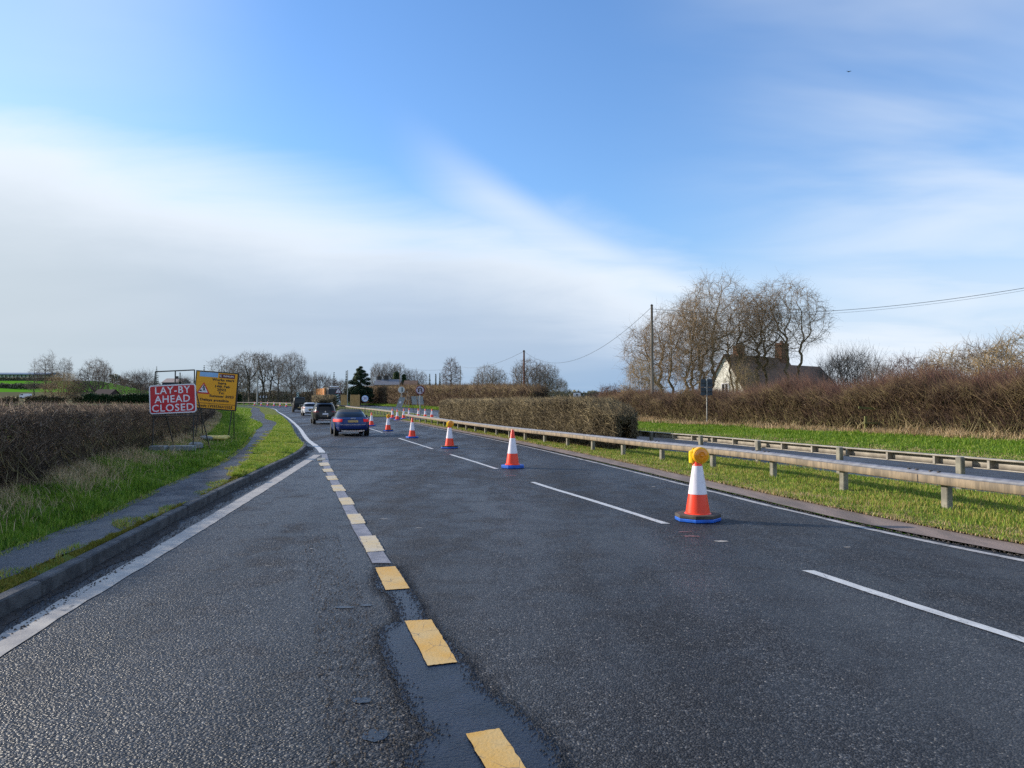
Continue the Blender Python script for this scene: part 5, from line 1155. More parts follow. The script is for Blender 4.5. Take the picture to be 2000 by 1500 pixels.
# green countdown markers
def marker(u, v0, v1, Y, wpx, label):
    c = at(u, (v0+v1)/2, Y=Y); zg = float(G(Y))+.05; o = empty('countdown_marker', (c.x, Y, zg)); tag(o, label, 'road sign', 'green countdown markers'); h = c.z-zg; H = (v1-v0)*Y/FPX; W = wpx*Y/FPX
    q = MB(); q.tube([(0, .05, -.1), (0, .05, h)], .04, 6); q.build('post', M_STEEL, o); q = MB(); q.box((0, 0, h), (W, .03, H)); q.build('panel', M_SGREEN, o)
    q = MB()
    for i in range(3):
        z = -H*.36+i*H*.3; q.prism([(-W*.42, z), (W*.42, z+H*.17), (W*.42, z+H*.26), (-W*.42, z+H*.09)], -.022, -.017, c=(0, 0, h))
    q.build('diagonal_bars', M_SWHITE, o)
marker(581.5, 766, 777, 150, 5, 'green countdown marker with white diagonals above the black off-roader')
marker(658, 770, 786, 124, 7, 'green countdown marker with white diagonals under the triangular sign')
# chevron board on the bend
Yc = 178; c = at(514, 775, Y=Yc); zg = float(G(Yc)); o = empty('chevron_board', (c.x, Yc, zg)); tag(o, 'black board with two white chevrons pointing left on the bend', 'road sign'); h = c.z-zg; W, H = 1.75, .6
q = MB(); q.tube([(-.5, .05, -.1), (-.5, .05, h)], .04, 6); q.tube([(.5, .05, -.1), (.5, .05, h)], .04, 6); q.build('post', M_STEEL, o); q = MB(); q.box((0, 0, h), (W, .03, H)); q.build('panel', M_SBLK, o)
q = MB()
for x in (-.82, -.05, .72):
    q.prism([(x, 0), (x+.28, .28), (x+.02+.28-.02+.0, .28), (x+.12, 0), (x+.28, -.28), (x+.28, -.28)][0:0] or [(x-.10, 0), (x+.12, .28), (x+.30, .28), (x+.08, 0)], -.022, -.017, c=(0, 0, h)); q.prism([(x-.10, 0), (x+.08, 0), (x+.30, -.28), (x+.12, -.28)], -.022, -.017, c=(0, 0, h))
q.build('chevrons', M_SWHITE, o)
# dark double panel seen from behind
Yb = 46; c = at(1380, 756, Y=Yb); zg = at(1379, 837, Y=Yb).z; o = empty('road_sign', (c.x, Yb, zg)); tag(o, 'dark backs of four sign plates on a pale post by the far hedge', 'road sign'); h = c.z-zg; k = Yb/FPX
q = MB(); q.tube([(0, -.06, -.2), (0, -.06, h+16.5*k)], .045, 8); q.build('post', M_STEEL, o)
q = MB(); q.box((-5.8*k, 0, 8*k+h), (11.2*k, .02, 15.5*k), ch=.005); q.box((5.8*k, 0, 8*k+h), (11.2*k, .02, 15.5*k), ch=.005); q.box((-5.8*k, 0, -8.6*k+h), (11.2*k, .02, 15.5*k), ch=.005); q.box((5.8*k, 0, -8.6*k+h), (11.2*k, .02, 15.5*k), ch=.005); q.build('panel', M_SBACK, o)
q = MB(); q.box((0, -.035, h+8*k), (20*k, .03, .04)); q.box((0, -.035, h-8.6*k), (20*k, .03, .04)); q.build('bracket', M_BLACKST, o)
# blue sign and white board beyond the hedge gap
Yb = 100; c = at(1053, 760, Y=Yb); zg = float(G(Yb))+.3; o = empty('road_sign', (c.x, Yb, zg)); tag(o, 'small blue sign on a yellowish post beyond the clipped median hedge', 'road sign'); h = c.z-zg
q = MB(); q.tube([(.05, .05, -.1), (.05, .05, h)], .09, 6); q.build('post', M_YCASE if False else mat('yellow_post', (.48, .42, .22), (.40, .36, .20), 4, .6), o); q = MB(); q.box((0, 0, h), (.42, .04, .55)); q.build('panel', mat('blue_sign', (.10, .26, .42), (.08, .2, .34), 3, .5), o)
q = MB(); q.box((0, -.024, h+.04), (.22, .006, .10)); q.build('symbol', M_SWHITE, o)
Yb = 92; c = at(1127, 774, Y=Yb); zg = float(G(Yb))+.3; o = empty('notice_board', (c.x, Yb, zg)); tag(o, 'white notice board with a dark top standing in the field gap', 'notice board'); h = c.z-zg
q = MB(); q.box((0, 0, h), (.92, .06, .95), ch=.01); q.build('panel', M_SWHITE, o); q = MB(); q.box((.02, 0, h+.53), (1.08, .14, .07)); q.box((.52, .01, h*.5), (.08, .08, h+.9)); q.box((-.46, .05, h*.4), (.06, .06, h*.8)); q.build('frame', M_BLACKST, o)
q = MB(); q.prism([(-.14, .14), (.14, .14), (.10, -.08), (0, -.2), (-.10, -.08)], -.038, -.033, c=(0, 0, h+.15)); q.box((0, -.036, h-.22), (.86, .006, .05)); q.build('emblem', M_SBACK, o)
# ---------------------------------------------------------------- poles and wires
def pole(u, vt, vb, Y, r, m, label, name='utility_pole', cat='pole', top=None, arm=False):
    zb = min(at(u, vb, Y=Y).z, float(G(Y))+.4); c = at(u, vt, Y=Y); x = c.x; o = empty(name, (x, Y, zb)); tag(o, label, cat, 'poles along the road'); h = c.z-zb; xb = at(u, vb, Y=Y).x-x
    q = MB(); q.tube([(0, 0, -.3), (0, 0, h*.5), (0, 0, h)], [r, r*.86, r*.7], 8); q.build('shaft', m, o)
    if top == 'insulator':
        q = MB(); q.box((0, -.03, h-.18), (.34, .12, .10)); q.lathe([(.05, 0), (.07, .05), (.03, .12)], 8, c=(-.1, 0, h-.12)); q.build('insulator', M_BLACKST, o)
    if top == 'lamp': q = MB(); q.tube([(0, 0, h-.1), (-.5, -.2, h+.02)], .05, 6); q.box((-.7, -.28, h+.03), (.55, .22, .10), ch=.03); q.build('lantern', M_STEEL, o)
    if top == 'cap': q = MB(); q.lathe([(r*.8, 0), (r*.85, .05), (.02, .12)], 8, c=(0, 0, h)); q.build('cap', M_BLACKST, o)
    return Vector((x, Y, c.z))
P1 = pole(1273, 597, 828, 55, .13, M_WOOD, 'tall weathered grey wooden pole in front of the curly willows', top='cap')
P2_ = pole(1023.5, 684, 784, 105, .17, M_WOODR, 'reddish brown wooden pole with insulator behind the median hedge', top='insulator')
pole(679, 724, 775, 150, .11, M_STEEL, 'pale slim pole against the dark pine', name='lamp_post', top='cap')
P3 = pole(781, 717, 770, 160, .12, M_WOOD, 'thin pole rising behind the round sign seen from behind', top='cap')
pole(613.5, 727, 775, 165, .12, M_WOOD, 'left pole of the close pair above the orange lorry body', top='cap')
pole(617, 726, 775, 166, .12, M_WOOD, 'right pole of the close pair above the orange lorry body', top='cap')
P4 = pole(899, 715, 750, 190, .12, M_WOOD, 'short thin pole between the birch and the rounded tree', top='cap')
pole(503, 724, 783, 176, .24, M_STEEL, 'thick pale lamp post standing before the bend trees', name='lamp_post', top='cap')
pole(438, 716, 780, 185, .12, M_STEEL, 'thin lamp post just above the right corner of the yellow sign', name='lamp_post', top='lamp')
def wire(a, b, sag, label, r=.012, n=24):
    o = empty('overhead_wire', a); tag(o, label, 'wire', 'overhead wires'); q = MB(); pts = []
    for i in range(n+1):
        t = i/n; p = a.lerp(b, t); p.z -= sag*4*t*(1-t); pts.append(p-a)
    q.tube(pts, r, 5, cap=False); m_ = q.build('strand', M_CABLE, o); return o
wire(P2_-Vector((0, 0, .15)), P1-Vector((0, 0, .1)), 2.9, 'wire sagging from the brown pole to the grey pole', .016)
far_r = at(2120, 541, Y=38)
wire(P1-Vector((0, 0, .25)), far_r, 1.0, 'wire rising from the grey pole out of the picture on the right', .015)
wire(P1-Vector((0, 0, .45)), far_r-Vector((0, 0, .13)), 1.0, 'second wire just under the one rising to the right', .008)
wire(P2_-Vector((0, 0, .15)), P4+Vector((0, 0, -.1)), 1.2, 'wire dropping from the brown pole towards the birch', .022)
wire(P4-Vector((0, 0, .1)), P3-Vector((0, 0, .1)), .8, 'faint wire between the two thin far poles', .016)
wire(at(1640, 706, Y=60), at(2080, 668, Y=48), .9, 'thin low wire crossing the far hedge on the right', .014)
# ---------------------------------------------------------------- buildings
def gabled(name, x0, x1, y0, y1, zb, ze, zr, wall, roof, label, cat='house', axis='x', over=.25, parts=None):
    """ridge along x when axis == 'x', else along y"""
    cx, cy = (x0+x1)/2, (y0+y1)/2; o = empty(name, (cx, cy, zb)); tag(o, label, cat); a, b = (x1-x0)/2, (y1-y0)/2; he, hr = ze-zb, zr-zb
    q = MB()
    if axis == 'x':
        q.add([(-a, -b, 0), (a, -b, 0), (a, b, 0), (-a, b, 0), (-a, -b, he), (a, -b, he), (a, b, he), (-a, b, he), (-a, 0, hr), (a, 0, hr)], [(0, 1, 5, 4), (2, 3, 7, 6), (1, 2, 6, 9, 5), (3, 0, 4, 8, 7), (4, 5, 9, 8), (6, 7, 8, 9)])
    else:
        q.add([(-a, -b, 0), (a, -b, 0), (a, b, 0), (-a, b, 0), (-a, -b, he), (a, -b, he), (a, b, he), (-a, b, he), (0, -b, hr), (0, b, hr)], [(0, 1, 5, 8, 4), (2, 3, 7, 9, 6), (1, 2, 6, 5), (3, 0, 4, 7), (4, 8, 9, 7), (5, 6, 9, 8)])
    q.build('wall', wall, o); q = MB(); t = .16
    if axis == 'x':
        s = (hr-he)/b; e = b+over; ze_ = hr-s*e
        for sg in (-1, 1): q.add([(-a-over, 0, hr+.02), (a+over, 0, hr+.02), (a+over, sg*e, ze_+.02), (-a-over, sg*e, ze_+.02), (-a-over, 0, hr+t), (a+over, 0, hr+t), (a+over, sg*e, ze_+t), (-a-over, sg*e, ze_+t)], [(0, 1, 2, 3), (7, 6, 5, 4), (0, 4, 5, 1), (1, 5, 6, 2), (2, 6, 7, 3), (3, 7, 4, 0)])
    else:
        s = (hr-he)/a; e = a+over; ze_ = hr-s*e
        for sg in (-1, 1): q.add([(0, -b-over, hr+.02), (0, b+over, hr+.02), (sg*e, b+over, ze_+.02), (sg*e, -b-over, ze_+.02), (0, -b-over, hr+t), (0, b+over, hr+t), (sg*e, b+over, ze_+t), (sg*e, -b-over, ze_+t)], [(0, 1, 2, 3), (7, 6, 5, 4), (0, 4, 5, 1), (1, 5, 6, 2), (2, 6, 7, 3), (3, 7, 4, 0)])
    o['_'] = 0; del o['_']; rf = q.build('roof', roof, o); return o, rf, a, b, he, hr
def chimney(rf, x, y, z0, z1, w, d, m=M_BRICK, pots=1, label=None):
    q = MB(); q.box((x, y, (z0+z1)/2), (w, d, z1-z0)); q.box((x, y, z1-.12), (w+.12, d+.12, .14)); q.box((x, y, z1+.05), (w+.02, d+.02, .1)); c = q.build('chimney', m, rf)
    for i in range(pots): p = MB(); p.lathe([(.13, 0), (.11, .3), (.13, .34)], 8, c=(x+(i-(pots-1)/2)*.4, y, z1+.08)); p.build('chimney_pot', M_TILE, rf)
# tiled house behind the willows (main roof, white cross gable, low rear wing)
YH = 82; hx = lambda u: at(u, 780, Y=YH).x; hz_ = lambda v: at(1000, v, Y=YH).z
gz = float(G(YH))
o, rf, a, b, he, hr = gabled('cottage', -6.2, 6.2, -2.75, 2.75, gz, hz_(768), hz_(694), M_RENDER, M_TILE, 'old cottage with steep brown tiled roof, white gable and two brick chimneys behind the willows')
rzc = R(37); gc = at(1417, 780, Y=YH); o.rotation_euler = (0, 0, rzc); o.location = (gc.x+6.2*math.cos(rzc), YH+6.2*math.sin(rzc), gz)
chimney(rf, -a+2.6, 0, hr-1.6, hr+1.15, 1.15, .8); chimney(rf, a-.9, 0, hr-1.8, hr+1.9, 1.6, .9, pots=2)
q = MB(); q.box((-a-.03, 0, he+.6), (.06, .8, .9)); w_ = q.build('window', M_GLASS, o); q = MB()
for y in (-.44, 0, .44): q.box((-a-.07, y, he+.6), (.05, .07, 1.0))
for z in (-.5, .5): q.box((-a-.065, 0, he+.6+z), (.04, .95, .07))
q.build('window_frame', M_SWHITE, w_)
q = MB(); wx0, wx1 = a+.02, a+8.5; zr = hr-.75; q.add([(wx0, -b+1, 0), (wx1, -b+1, 0), (wx1, b, 0), (wx0, b, 0), (wx0, -b+1, zr-2.6), (wx1, -b+1, zr-2.6), (wx1, b, zr-2.6), (wx0, b, zr-2.6)], [(0, 1, 5, 4), (1, 2, 6, 5), (2, 3, 7, 6), (3, 0, 4, 7), (4, 5, 6, 7)]); q.build('wing_wall', M_BRICK, o)
q = MB(); ym = .4
for sg in (-1, 1): q.add([(wx0, ym, zr), (wx1+.2, ym, zr), (wx1+.2, ym+sg*2.4, zr-2.75), (wx0, ym+sg*2.4, zr-2.75), (wx0, ym, zr+.14), (wx1+.2, ym, zr+.14), (wx1+.2, ym+sg*2.4, zr-2.6), (wx0, ym+sg*2.4, zr-2.6)], [(0, 1, 2, 3), (7, 6, 5, 4), (0, 4, 5, 1), (1, 5, 6, 2), (2, 6, 7, 3), (3, 7, 4, 0)])
q.build('wing_roof', M_TILE, o)
# slate roofed house beyond the hedge
YS = 215; sx_ = lambda u: at(u, 780, Y=YS).x; sz_ = lambda v: at(1000, v, Y=YS).z; g0 = float(G(YS))
o, rf, a, b, he, hr = gabled('house', sx_(731), sx_(779), YS, YS+8, g0, sz_(752), sz_(741), M_BRICK, M_SLATE, 'grey slate roofed house with two dark chimneys beyond the hawthorn hedge')
chimney(rf, sx_(733)-o.location.x+.4, 0, hr-.6, hr+1.0, 1.2, .8, M_BLACKST, 2); chimney(rf, sx_(750)-o.location.x, 0, hr-.6, hr+1.2, 1.3, .8, M_BLACKST, 2)
for i in range(3):
    q = MB(); q.box((-a+1.4+i*2.2, -b-.02, he-1.1), (1.0, .06, 1.1)); w_ = q.build('window', M_GLASS, o); q = MB(); q.box((-a+1.4+i*2.2, -b-.06, he-1.1), (.06, .04, 1.1)); q.box((-a+1.4+i*2.2, -b-.055, he-.52), (1.1, .05, .08)); q.build('window_frame', M_SWHITE, w_)
o, rf, a, b, he, hr = gabled('house', sx_(782), sx_(807), YS+6, YS+13, g0, sz_(754), sz_(742), M_BRICK, M_TILE, 'dark roofed house half hidden by ivy right of the slate roofed one')
# low roofed house seen through the empty frame, and the rust brown shed
YF = 300; fx_ = lambda u: at(u, 780, Y=YF).x; fz_ = lambda v: at(1000, v, Y=YF).z; g1 = float(G(YF))+1.0
o, rf, a, b, he, hr = gabled('house', fx_(316), fx_(352), YF, YF+9, g1, fz_(747), fz_(739), M_SBACK, mat('pale_tile', (.42, .33, .28), (.32, .24, .20), 2, .8), 'low house with pale tiled roof seen through the empty sign frame')
chimney(rf, .2, 0, hr-.5, hr+1.0, 1.2, .8, M_BLACKST, 0)
o, rf, a, b, he, hr = gabled('shed', at(181, 780, Y=270).x, at(213, 780, Y=270).x, 270, 278, float(G(270)), at(0, 771, Y=270).z, at(0, 760.5, Y=270).z, M_BROOF, M_BROOF, 'rust brown shed under the broad domed tree', 'shed')
q = MB(); q.box((0, -b-.02, he*.5), (2.2, .05, he*.9)); q.build('door', M_SBLK, o)
o, rf, a, b, he, hr = gabled('shed', at(162, 780, Y=262).x, at(188, 780, Y=262).x, 262, 266, float(G(262)), at(0, 774, Y=262).z, at(0, 772, Y=262).z, M_SBACK, M_SWHITE, 'low building with a white roof edge behind the dark field hedge', 'shed')
# long pale farm shed on the hill
YW = 905; wx = lambda u: at(u, 780, Y=YW).x; zt = at(0, 727, Y=YW).z; zb_ = at(0, 746, Y=YW).z
o = empty('farm_shed', ((wx(-40)+wx(97))/2, YW, zb_)); tag(o, 'long pale open sided farm building with grey roof on the hill at the left', 'farm building'); W = wx(97)-wx(-40); H = zt-zb_
q = MB(); q.box((0, 12, H*.42), (W, 18, H*.84)); q.build('wall', mat('pale_cladding', (.82, .86, .90), (.70, .75, .8), .08, .7), o)
q = MB(); q.add([(-W/2-1, -3, H*.80), (W/2+1, -3, H*.80), (W/2+1, 12, H), (-W/2-1, 12, H), (-W/2-1, 26, H*.8), (W/2+1, 26, H*.8), (-W/2-1, -3, H*.74), (W/2+1, -3, H*.74), (W/2+1, 26, H*.74), (-W/2-1, 26, H*.74)], [(0, 1, 3, 2)[::1] and (0, 1, 2, 3), (3, 2, 5, 4), (0, 6, 7, 1), (4, 5, 8, 9), (6, 9, 8, 7), (1, 7, 8, 5, 2), (0, 3, 4, 9, 6)]); q.build('roof', mat('blue_grey_roof', (.13, .19, .27), (.10, .15, .22), .1, .6), o)
for i in range(18): q = MB(); x = -W/2+2+i*(W-4)/17; q.box((x, 1.2, H*.37), (.6, 1.2, H*.74)); q.build('column', M_SBACK, o)
q = MB(); q.box((0, 2.4, 0.9), (W, .3, 1.6)); q.build('rail_band', M_SBACK, o)
# white van in the lane beyond the field
Yv = 255; c = at(50, 774, Y=Yv); o = empty('delivery_van', (c.x, Yv, at(50, 778.5, Y=Yv).z)); tag(o, 'tiny white van parked beyond the layed hedge on the left', 'van')
q = MB(); q.prism([(-1.7, .35), (-1.7, 1.3), (-1.2, 1.75), (1.7, 1.8), (1.75, .35)], -.8, .8); q.build('body', M_SWHITE, o); q = MB(); q.prism([(-1.5, 1.2), (-1.15, 1.6), (-.4, 1.62), (-.4, 1.2)], -.82, .82); q.build('window', M_GLASS, o)
for x in (-1.1, 1.1): q = MB(); q.lathe([(.32, -.85), (.32, .85)], 12, c=(x, 0, .33), axis='Y'); q.build('wheel', M_TYRE, o)
# wooden fence panels beside the lorry
for i, (ua, ub, vt, vb, lab) in enumerate([(665.5, 677.5, 771, 784, 'sunlit wooden fence panel left of the pale slim pole'), (684, 703, 771, 782, 'longer sunlit wooden fence right of the pale slim pole')]):
    Yp = 150; xa, xb = at(ua, 780, Y=Yp).x, at(ub, 780, Y=Yp).x; zt_, zq = at(0, vt, Y=Yp).z, float(G(Yp)); o = empty('wooden_fence', ((xa+xb)/2, Yp, zq)); tag(o, lab, 'fence', 'wooden fences by the lorry'); q = MB(); n = int((xb-xa)/.16)
    for k in range(n): q.box((-(xb-xa)/2+(k+.5)*(xb-xa)/n, 0, (zt_-zq)*.5+.03*math.sin(k*2.1)), ((xb-xa)/n*.86, .03, zt_-zq))
    q.build('boards', M_FENCE, o); q = MB()
    for k in range(int((xb-xa)//1.8)+1): q.box((-(xb-xa)/2+k*1.8, .08, (zt_-zq)*.52), (.12, .12, zt_-zq+.1))
    q.build('post', M_POST, o)
q = MB(); gt = [(k*.9) for k in range(6)]
# low post and rail fences on the outside of the bend
o = empty('post_and_rail_fence', (at(475, 785, Y=184).x, 184, float(G(184)))); tag(o, 'low brown post and rail fence behind the barrier on the bend', 'fence'); wd = at(600, 785, Y=184).x-o.location.x
q = MB()
for z in (.5, .85, 1.2): q.box((wd/2, 0, z), (wd, .05, .10))
q.build('rail', M_WOOD, o)
for k in range(9): q = MB(); q.box((k*wd/8, .06, .7), (.14, .14, 1.5)); q.build('post', M_WOOD, o)
# broken stile in the right hand hedge
pz_ = at(1728, 846, .3); o = empty('wooden_stile', (pz_.x, pz_.y, float(G(pz_.y))+.3)); tag(o, 'mossy wooden stile in the far hedge', 'stile'); MST = mat('mossy_wood', (.17, .17, .05), (.12, .11, .04), 5, .9)
q = MB(); q.box((-.35, 0, .48), (1.3, .25, .06)); q.build('step', MST, o); q = MB(); q.box((0, 0, .35), (.10, .10, .95)); q.box((-.85, .1, .35), (.10, .10, .9)); q.build('post', MST, o); q = MB(); q.box((-.3, .15, 1.15), (1.7, .06, .10), Matrix.Rotation(.08, 3, 'Y')); q.build('rail', MST, o)

# ---------------------------------------------------------------- vehicles (local y forward, rear bumper towards -y)
def sgn(a, p): return math.copysign(abs(a)**p, a)
class Shell:
    """body shell: levels (z, rear y, front y, half width, squareness), outline a rounded rectangle"""
    def __init__(s, lv): s.lv = lv
    def at(s, th, z, off=0.0):
        L = s.lv; i = max(0, min(len(L)-2, sum(1 for l in L[1:-1] if l[0] <= z))); f = (z-L[i][0])/(L[i+1][0]-L[i][0]); f = max(0, min(1, f))
        _, y0, y1, w, n = [a+(b-a)*f for a, b in zip(L[i], L[i+1])]
        c, q = math.cos(th), math.sin(th); x = w*sgn(c, 2/n); y = (y0+y1)/2+(y1-y0)/2*sgn(q, 2/n)
        return Vector((x+off*sgn(c, .5), y+off*sgn(q, .5), z))
    def mesh(s, name, m, parent, crown=.02, n=72):
        mb = MB(); zs = []
        for a, b in zip(s.lv[:-1], s.lv[1:]):
            k = max(1, int((b[0]-a[0])/.08)); zs += [a[0]+(b[0]-a[0])*i/k for i in range(k)]
        zs.append(s.lv[-1][0]); ths = []
        for qd in range(4):                       # more samples near the corners
            for i in range(n//4): t = i/(n//4); ths.append(qd*math.pi/2+math.pi/2*(t+.5/math.pi/2*math.sin(2*math.pi*t)*-.9))
        for z in zs: mb.v += [tuple(s.at(t, z)) for t in ths]
        N = len(ths)
        for j in range(len(zs)-1):
            for i in range(N): mb.f.append((j*N+i, j*N+(i+1) % N, (j+1)*N+(i+1) % N, (j+1)*N+i))
        b = (len(zs)-1)*N; l = s.lv[-1]
        r2 = len(mb.v); mb.v += [((v[0])*.80, (v[1]-(l[1]+l[2])/2)*.85+(l[1]+l[2])/2, v[2]+crown) for v in mb.v[b:b+N]]
        for i in range(N): mb.f.append((b+i, b+(i+1) % N, r2+(i+1) % N, r2+i))
        mb.f.append(tuple(r2+i for i in range(N))); mb.f.append(tuple(range(N-1, -1, -1)))
        return mb.build(name, m, parent, smooth=True)
    def patch(s, name, m, parent, ths, zs, off=.008, both=False):
        mb = MB()
        for mirror in ((False, True) if both else (False,)):
            b = len(mb.v)
            for z in zs:
                for t in ths:
                    p = s.at(t, z, off); mb.v.append((-p.x if mirror else p.x, p.y, p.z))
            w = len(ths)
            for j in range(len(zs)-1):
                for i in range(w-1):
                    f = (b+j*w+i, b+j*w+i+1, b+(j+1)*w+i+1, b+(j+1)*w+i); mb.f.append(f[::-1] if mirror else f)
        return mb.build(name, m, parent, smooth=True)
def rear(x0, x1, w, n, k=16): # angles on the rear side running over x0..x1
    return [math.pi+math.acos(max(-1, min(1, -abs(x/w)**(n/2)*math.copysign(1, x)*-1)))*-1 if False else -math.acos(max(-1, min(1, math.copysign(abs(x/w)**(n/2), x)))) for x in np.linspace(x0, x1, k)]
def side(y0, y1, yc, hl, n, k=8): # right hand side
    return [math.asin(max(-1, min(1, math.copysign(abs((y-yc)/hl)**(n/2), y-yc)))) for y in np.linspace(y0, y1, k)]
def add_wheel(parent, x, y, r, w):
    q = MB(); s = math.copysign(1, x); M = Matrix.Rotation(R(90), 3, 'Y')
    q.lathe([(r*.62, -w/2), (r*.93, -w/2), (r, -w/2+.03), (r, w/2-.03), (r*.93, w/2), (r*.62, w/2)], 24, c=(x, y, r), M=M); wh = q.build('wheel', M_TYRE, parent, smooth=True)
    q = MB(); q.lathe([(r*.60, w*.40), (r*.56, w*.47), (r*.2, w*.36), (.05, w*.42)], 20, c=(x, y, r), M=Matrix.Rotation(R(90*s), 3, 'Y')); q.build('rim', M_RIM, wh, smooth=True)
def vehicle(name, label, cat, px_u, Y, L, W, lv, cab, pm, wr, wx, dx=0.0, roofm=None, lights='lit', plate=True, group='cars queuing in the open lane', xx=None, rz=None, extras=None):
    x = at(px_u, 800, Y=Y).x if xx is None else xx
    if rz is None: t = float(LE.off(2).x(Y+1)-LE.off(2).x(Y-1)); rz = math.atan2(-t, 2)
    o = empty(name, (x, Y, float(G(Y))), rz); tag(o, label, cat, group)
    B = Shell(lv); B.mesh('body', pm, o, .015); C = Shell(cab); C.mesh('cabin', roofm or pm, o, .03)
    z0, z1 = cab[0][0], cab[-1][0]; w = cab[0][3]; n = cab[0][4]
    zz = lambda a, b: list(np.linspace(z0+(z1-z0)*a, z0+(z1-z0)*b, 5))
    C.patch('rear_window', M_GLASS, o, rear(-w*.84, w*.84, w, n, 20), zz(.10, .84), .007)
    y0, y1 = cab[0][1], cab[0][2]; yc, hl = (y0+y1)/2, (y1-y0)/2
    C.patch('side_window', M_GLASS, o, side(yc-hl*.86, yc-.06, yc, hl, n), zz(.12, .84), .007, both=True); C.patch('side_window', M_GLASS, o, side(yc+.04, yc+hl*.86, yc, hl, n), zz(.12, .84), .007, both=True)
    C.patch('windscreen', M_GLASS, o, [math.pi-t if False else -t for t in rear(-w*.84, w*.84, w, n, 12)][::-1], zz(.08, .88), .007)
    for sx in (-1, 1):
        for y in wx: add_wheel(o, sx*(W/2-.14), y, wr, .22)
        q = MB()
        for y in wx:
            q.lathe([(wr+.05, -.02), (wr+.05, .012)], 24, c=(sx*(W/2-.035), y, wr+.02), M=Matrix.Rotation(R(90*sx), 3, 'Y'))
        q.build('wheel_arch', M_PLASTIC, o)
        q = MB(); q.lathe([(.02, -.10), (.075, -.07), (.085, 0), (.07, .07), (.02, .10)], 12, c=(sx*(W/2+.09), yc+hl*.72, z0+.06), M=Matrix.Rotation(R(90), 3, 'Y') @ Matrix.Diagonal((.9, .8, 1))); q.box((sx*(W/2-.0), yc+hl*.72, z0+.02), (.12, .05, .03)); q.build('mirror', M_PLASTIC, o, smooth=True)
    if extras: extras(o, B, C)
    return o
PI = math.pi
def plate_(o, y, z, m, w=.52, x=0.0): q = MB(); q.box((x, y, z), (w, .012, .115)); return q.build('number_plate', m, o)
# blue convertible
def blue_x(o, B, C):
    lw = B.lv[4][3]
    B.patch('tail_light', M_TAIL, o, rear(.54, lw*.965, .91, 4.6, 10)+[-.18, -.08], [.74, .78, .82, .86, .885], .012, both=False)
    B.patch('tail_light', M_TAIL, o, ([-PI+.08, -PI+.18]+rear(-lw*.965, -.54, .91, 4.6, 10)), [.74, .78, .82, .86, .885], .012)
    B.patch('rear_bumper', M_PLASTIC, o, rear(-.66, .66, .91, 4.6, 14), [.245, .30, .37], .010)
    q = MB(); q.box((0, -2.318, .60), (1.30, .02, .012)); q.build('bumper_crease', M_CHROME, o)
    plate_(o, -2.312, .775, M_PLATEY)
    q = MB(); q.tube([(-.80, -2.19, .958), (-.4, -2.235, .972), (0, -2.245, .976), (.4, -2.235, .972), (.80, -2.19, .958)], .016, 6); q.build('boot_lip', o and carblue, o)
    q = MB()
    for i in range(4): q.tube([(-.09+.06*i+.035*math.cos(a), -2.285, .905+.035*math.sin(a)) for a in np.linspace(0, 2*PI, 12)], .007, 4, cap=False)
    q.build('badge', M_CHROME, o)
    q = MB(); q.box((0, -2.1, .27), (1.0, .3, .08)); q.tube([(.55, -2.32, .28), (.55, -2.1, .28)], .04, 8); q.tube([(-.55, -2.32, .28), (-.55, -2.1, .28)], .04, 8); q.build('exhaust', M_CHROME, o)
    q = MB()
    for x in (-.36, .36): q.box((x, -.55, 1.10), (.26, .10, .26), ch=.04)
    for x in (-.38, .38): q.box((x, .35, 1.12), (.28, .10, .28), ch=.04)
    q.build('headrest', M_PLASTIC, o)
carblue = carpaint('blue_paint', (.008, .030, .15))
vehicle('convertible_car', 'dark blue convertible with grey fabric roof and lit tail lights, closest car of the queue', 'car', 682, 39.2, 4.64, 1.84,
        [(.20, -2.10, 2.1, .78, 4), (.30, -2.25, 2.2, .87, 4.4), (.45, -2.31, 2.3, .905, 4.6), (.62, -2.31, 2.32, .915, 4.6), (.66, -2.29, 2.3, .915, 4.6), (.80, -2.28, 2.2, .91, 4.6), (.92, -2.24, 2.0, .885, 4.2), (.965, -2.14, 1.8, .85, 4)],
        [(.93, -1.78, 1.35, .84, 3.6), (1.12, -1.45, .95, .76, 3.6), (1.28, -1.05, .55, .66, 3.4), (1.36, -.72, .25, .56, 3)], carblue, .33, (-1.40, 1.38), roofm=mat('soft_top', (.030, .033, .036), (.05, .052, .055), 30, .8), extras=blue_x)
# black estate SUV
pblk = carpaint('black_paint', (.010, .010, .012))
def suv_x(o, B, C):
    B.patch('tail_light', M_TAILOFF, o, rear(.50, .875, .92, 5, 8), [.92, .96, 1.0, 1.03], .012); B.patch('tail_light', M_TAILOFF, o, rear(-.875, -.50, .92, 5, 8), [.92, .96, 1.0, 1.03], .012)
    plate_(o, -2.262, .80, M_SWHITE, .44); q = MB(); q.lathe([(.055, 0), (.05, .012)], 16, c=(0, -2.262, .97), axis='Y'); q.build('badge', M_CHROME, o)
    B.patch('rear_bumper', M_PLASTIC, o, rear(-.8, .8, .92, 5, 14), [.30, .38, .46], .02); q = MB(); q.box((0, -2.29, .34), (1.1, .02, .05)); q.build('bumper_trim', M_CHROME, o)
    q = MB(); q.box((0, -2.0, 1.66), (1.25, .26, .03), ch=.01); q.build('roof_spoiler', pblk, o)
    for sx in (-1, 1): q = MB(); q.tube([(sx*.60, -1.7, 1.66), (sx*.62, -1.2, 1.70), (sx*.62, .4, 1.70), (sx*.60, .8, 1.65)], .018, 6); q.build('roof_rail', M_CHROME, o)
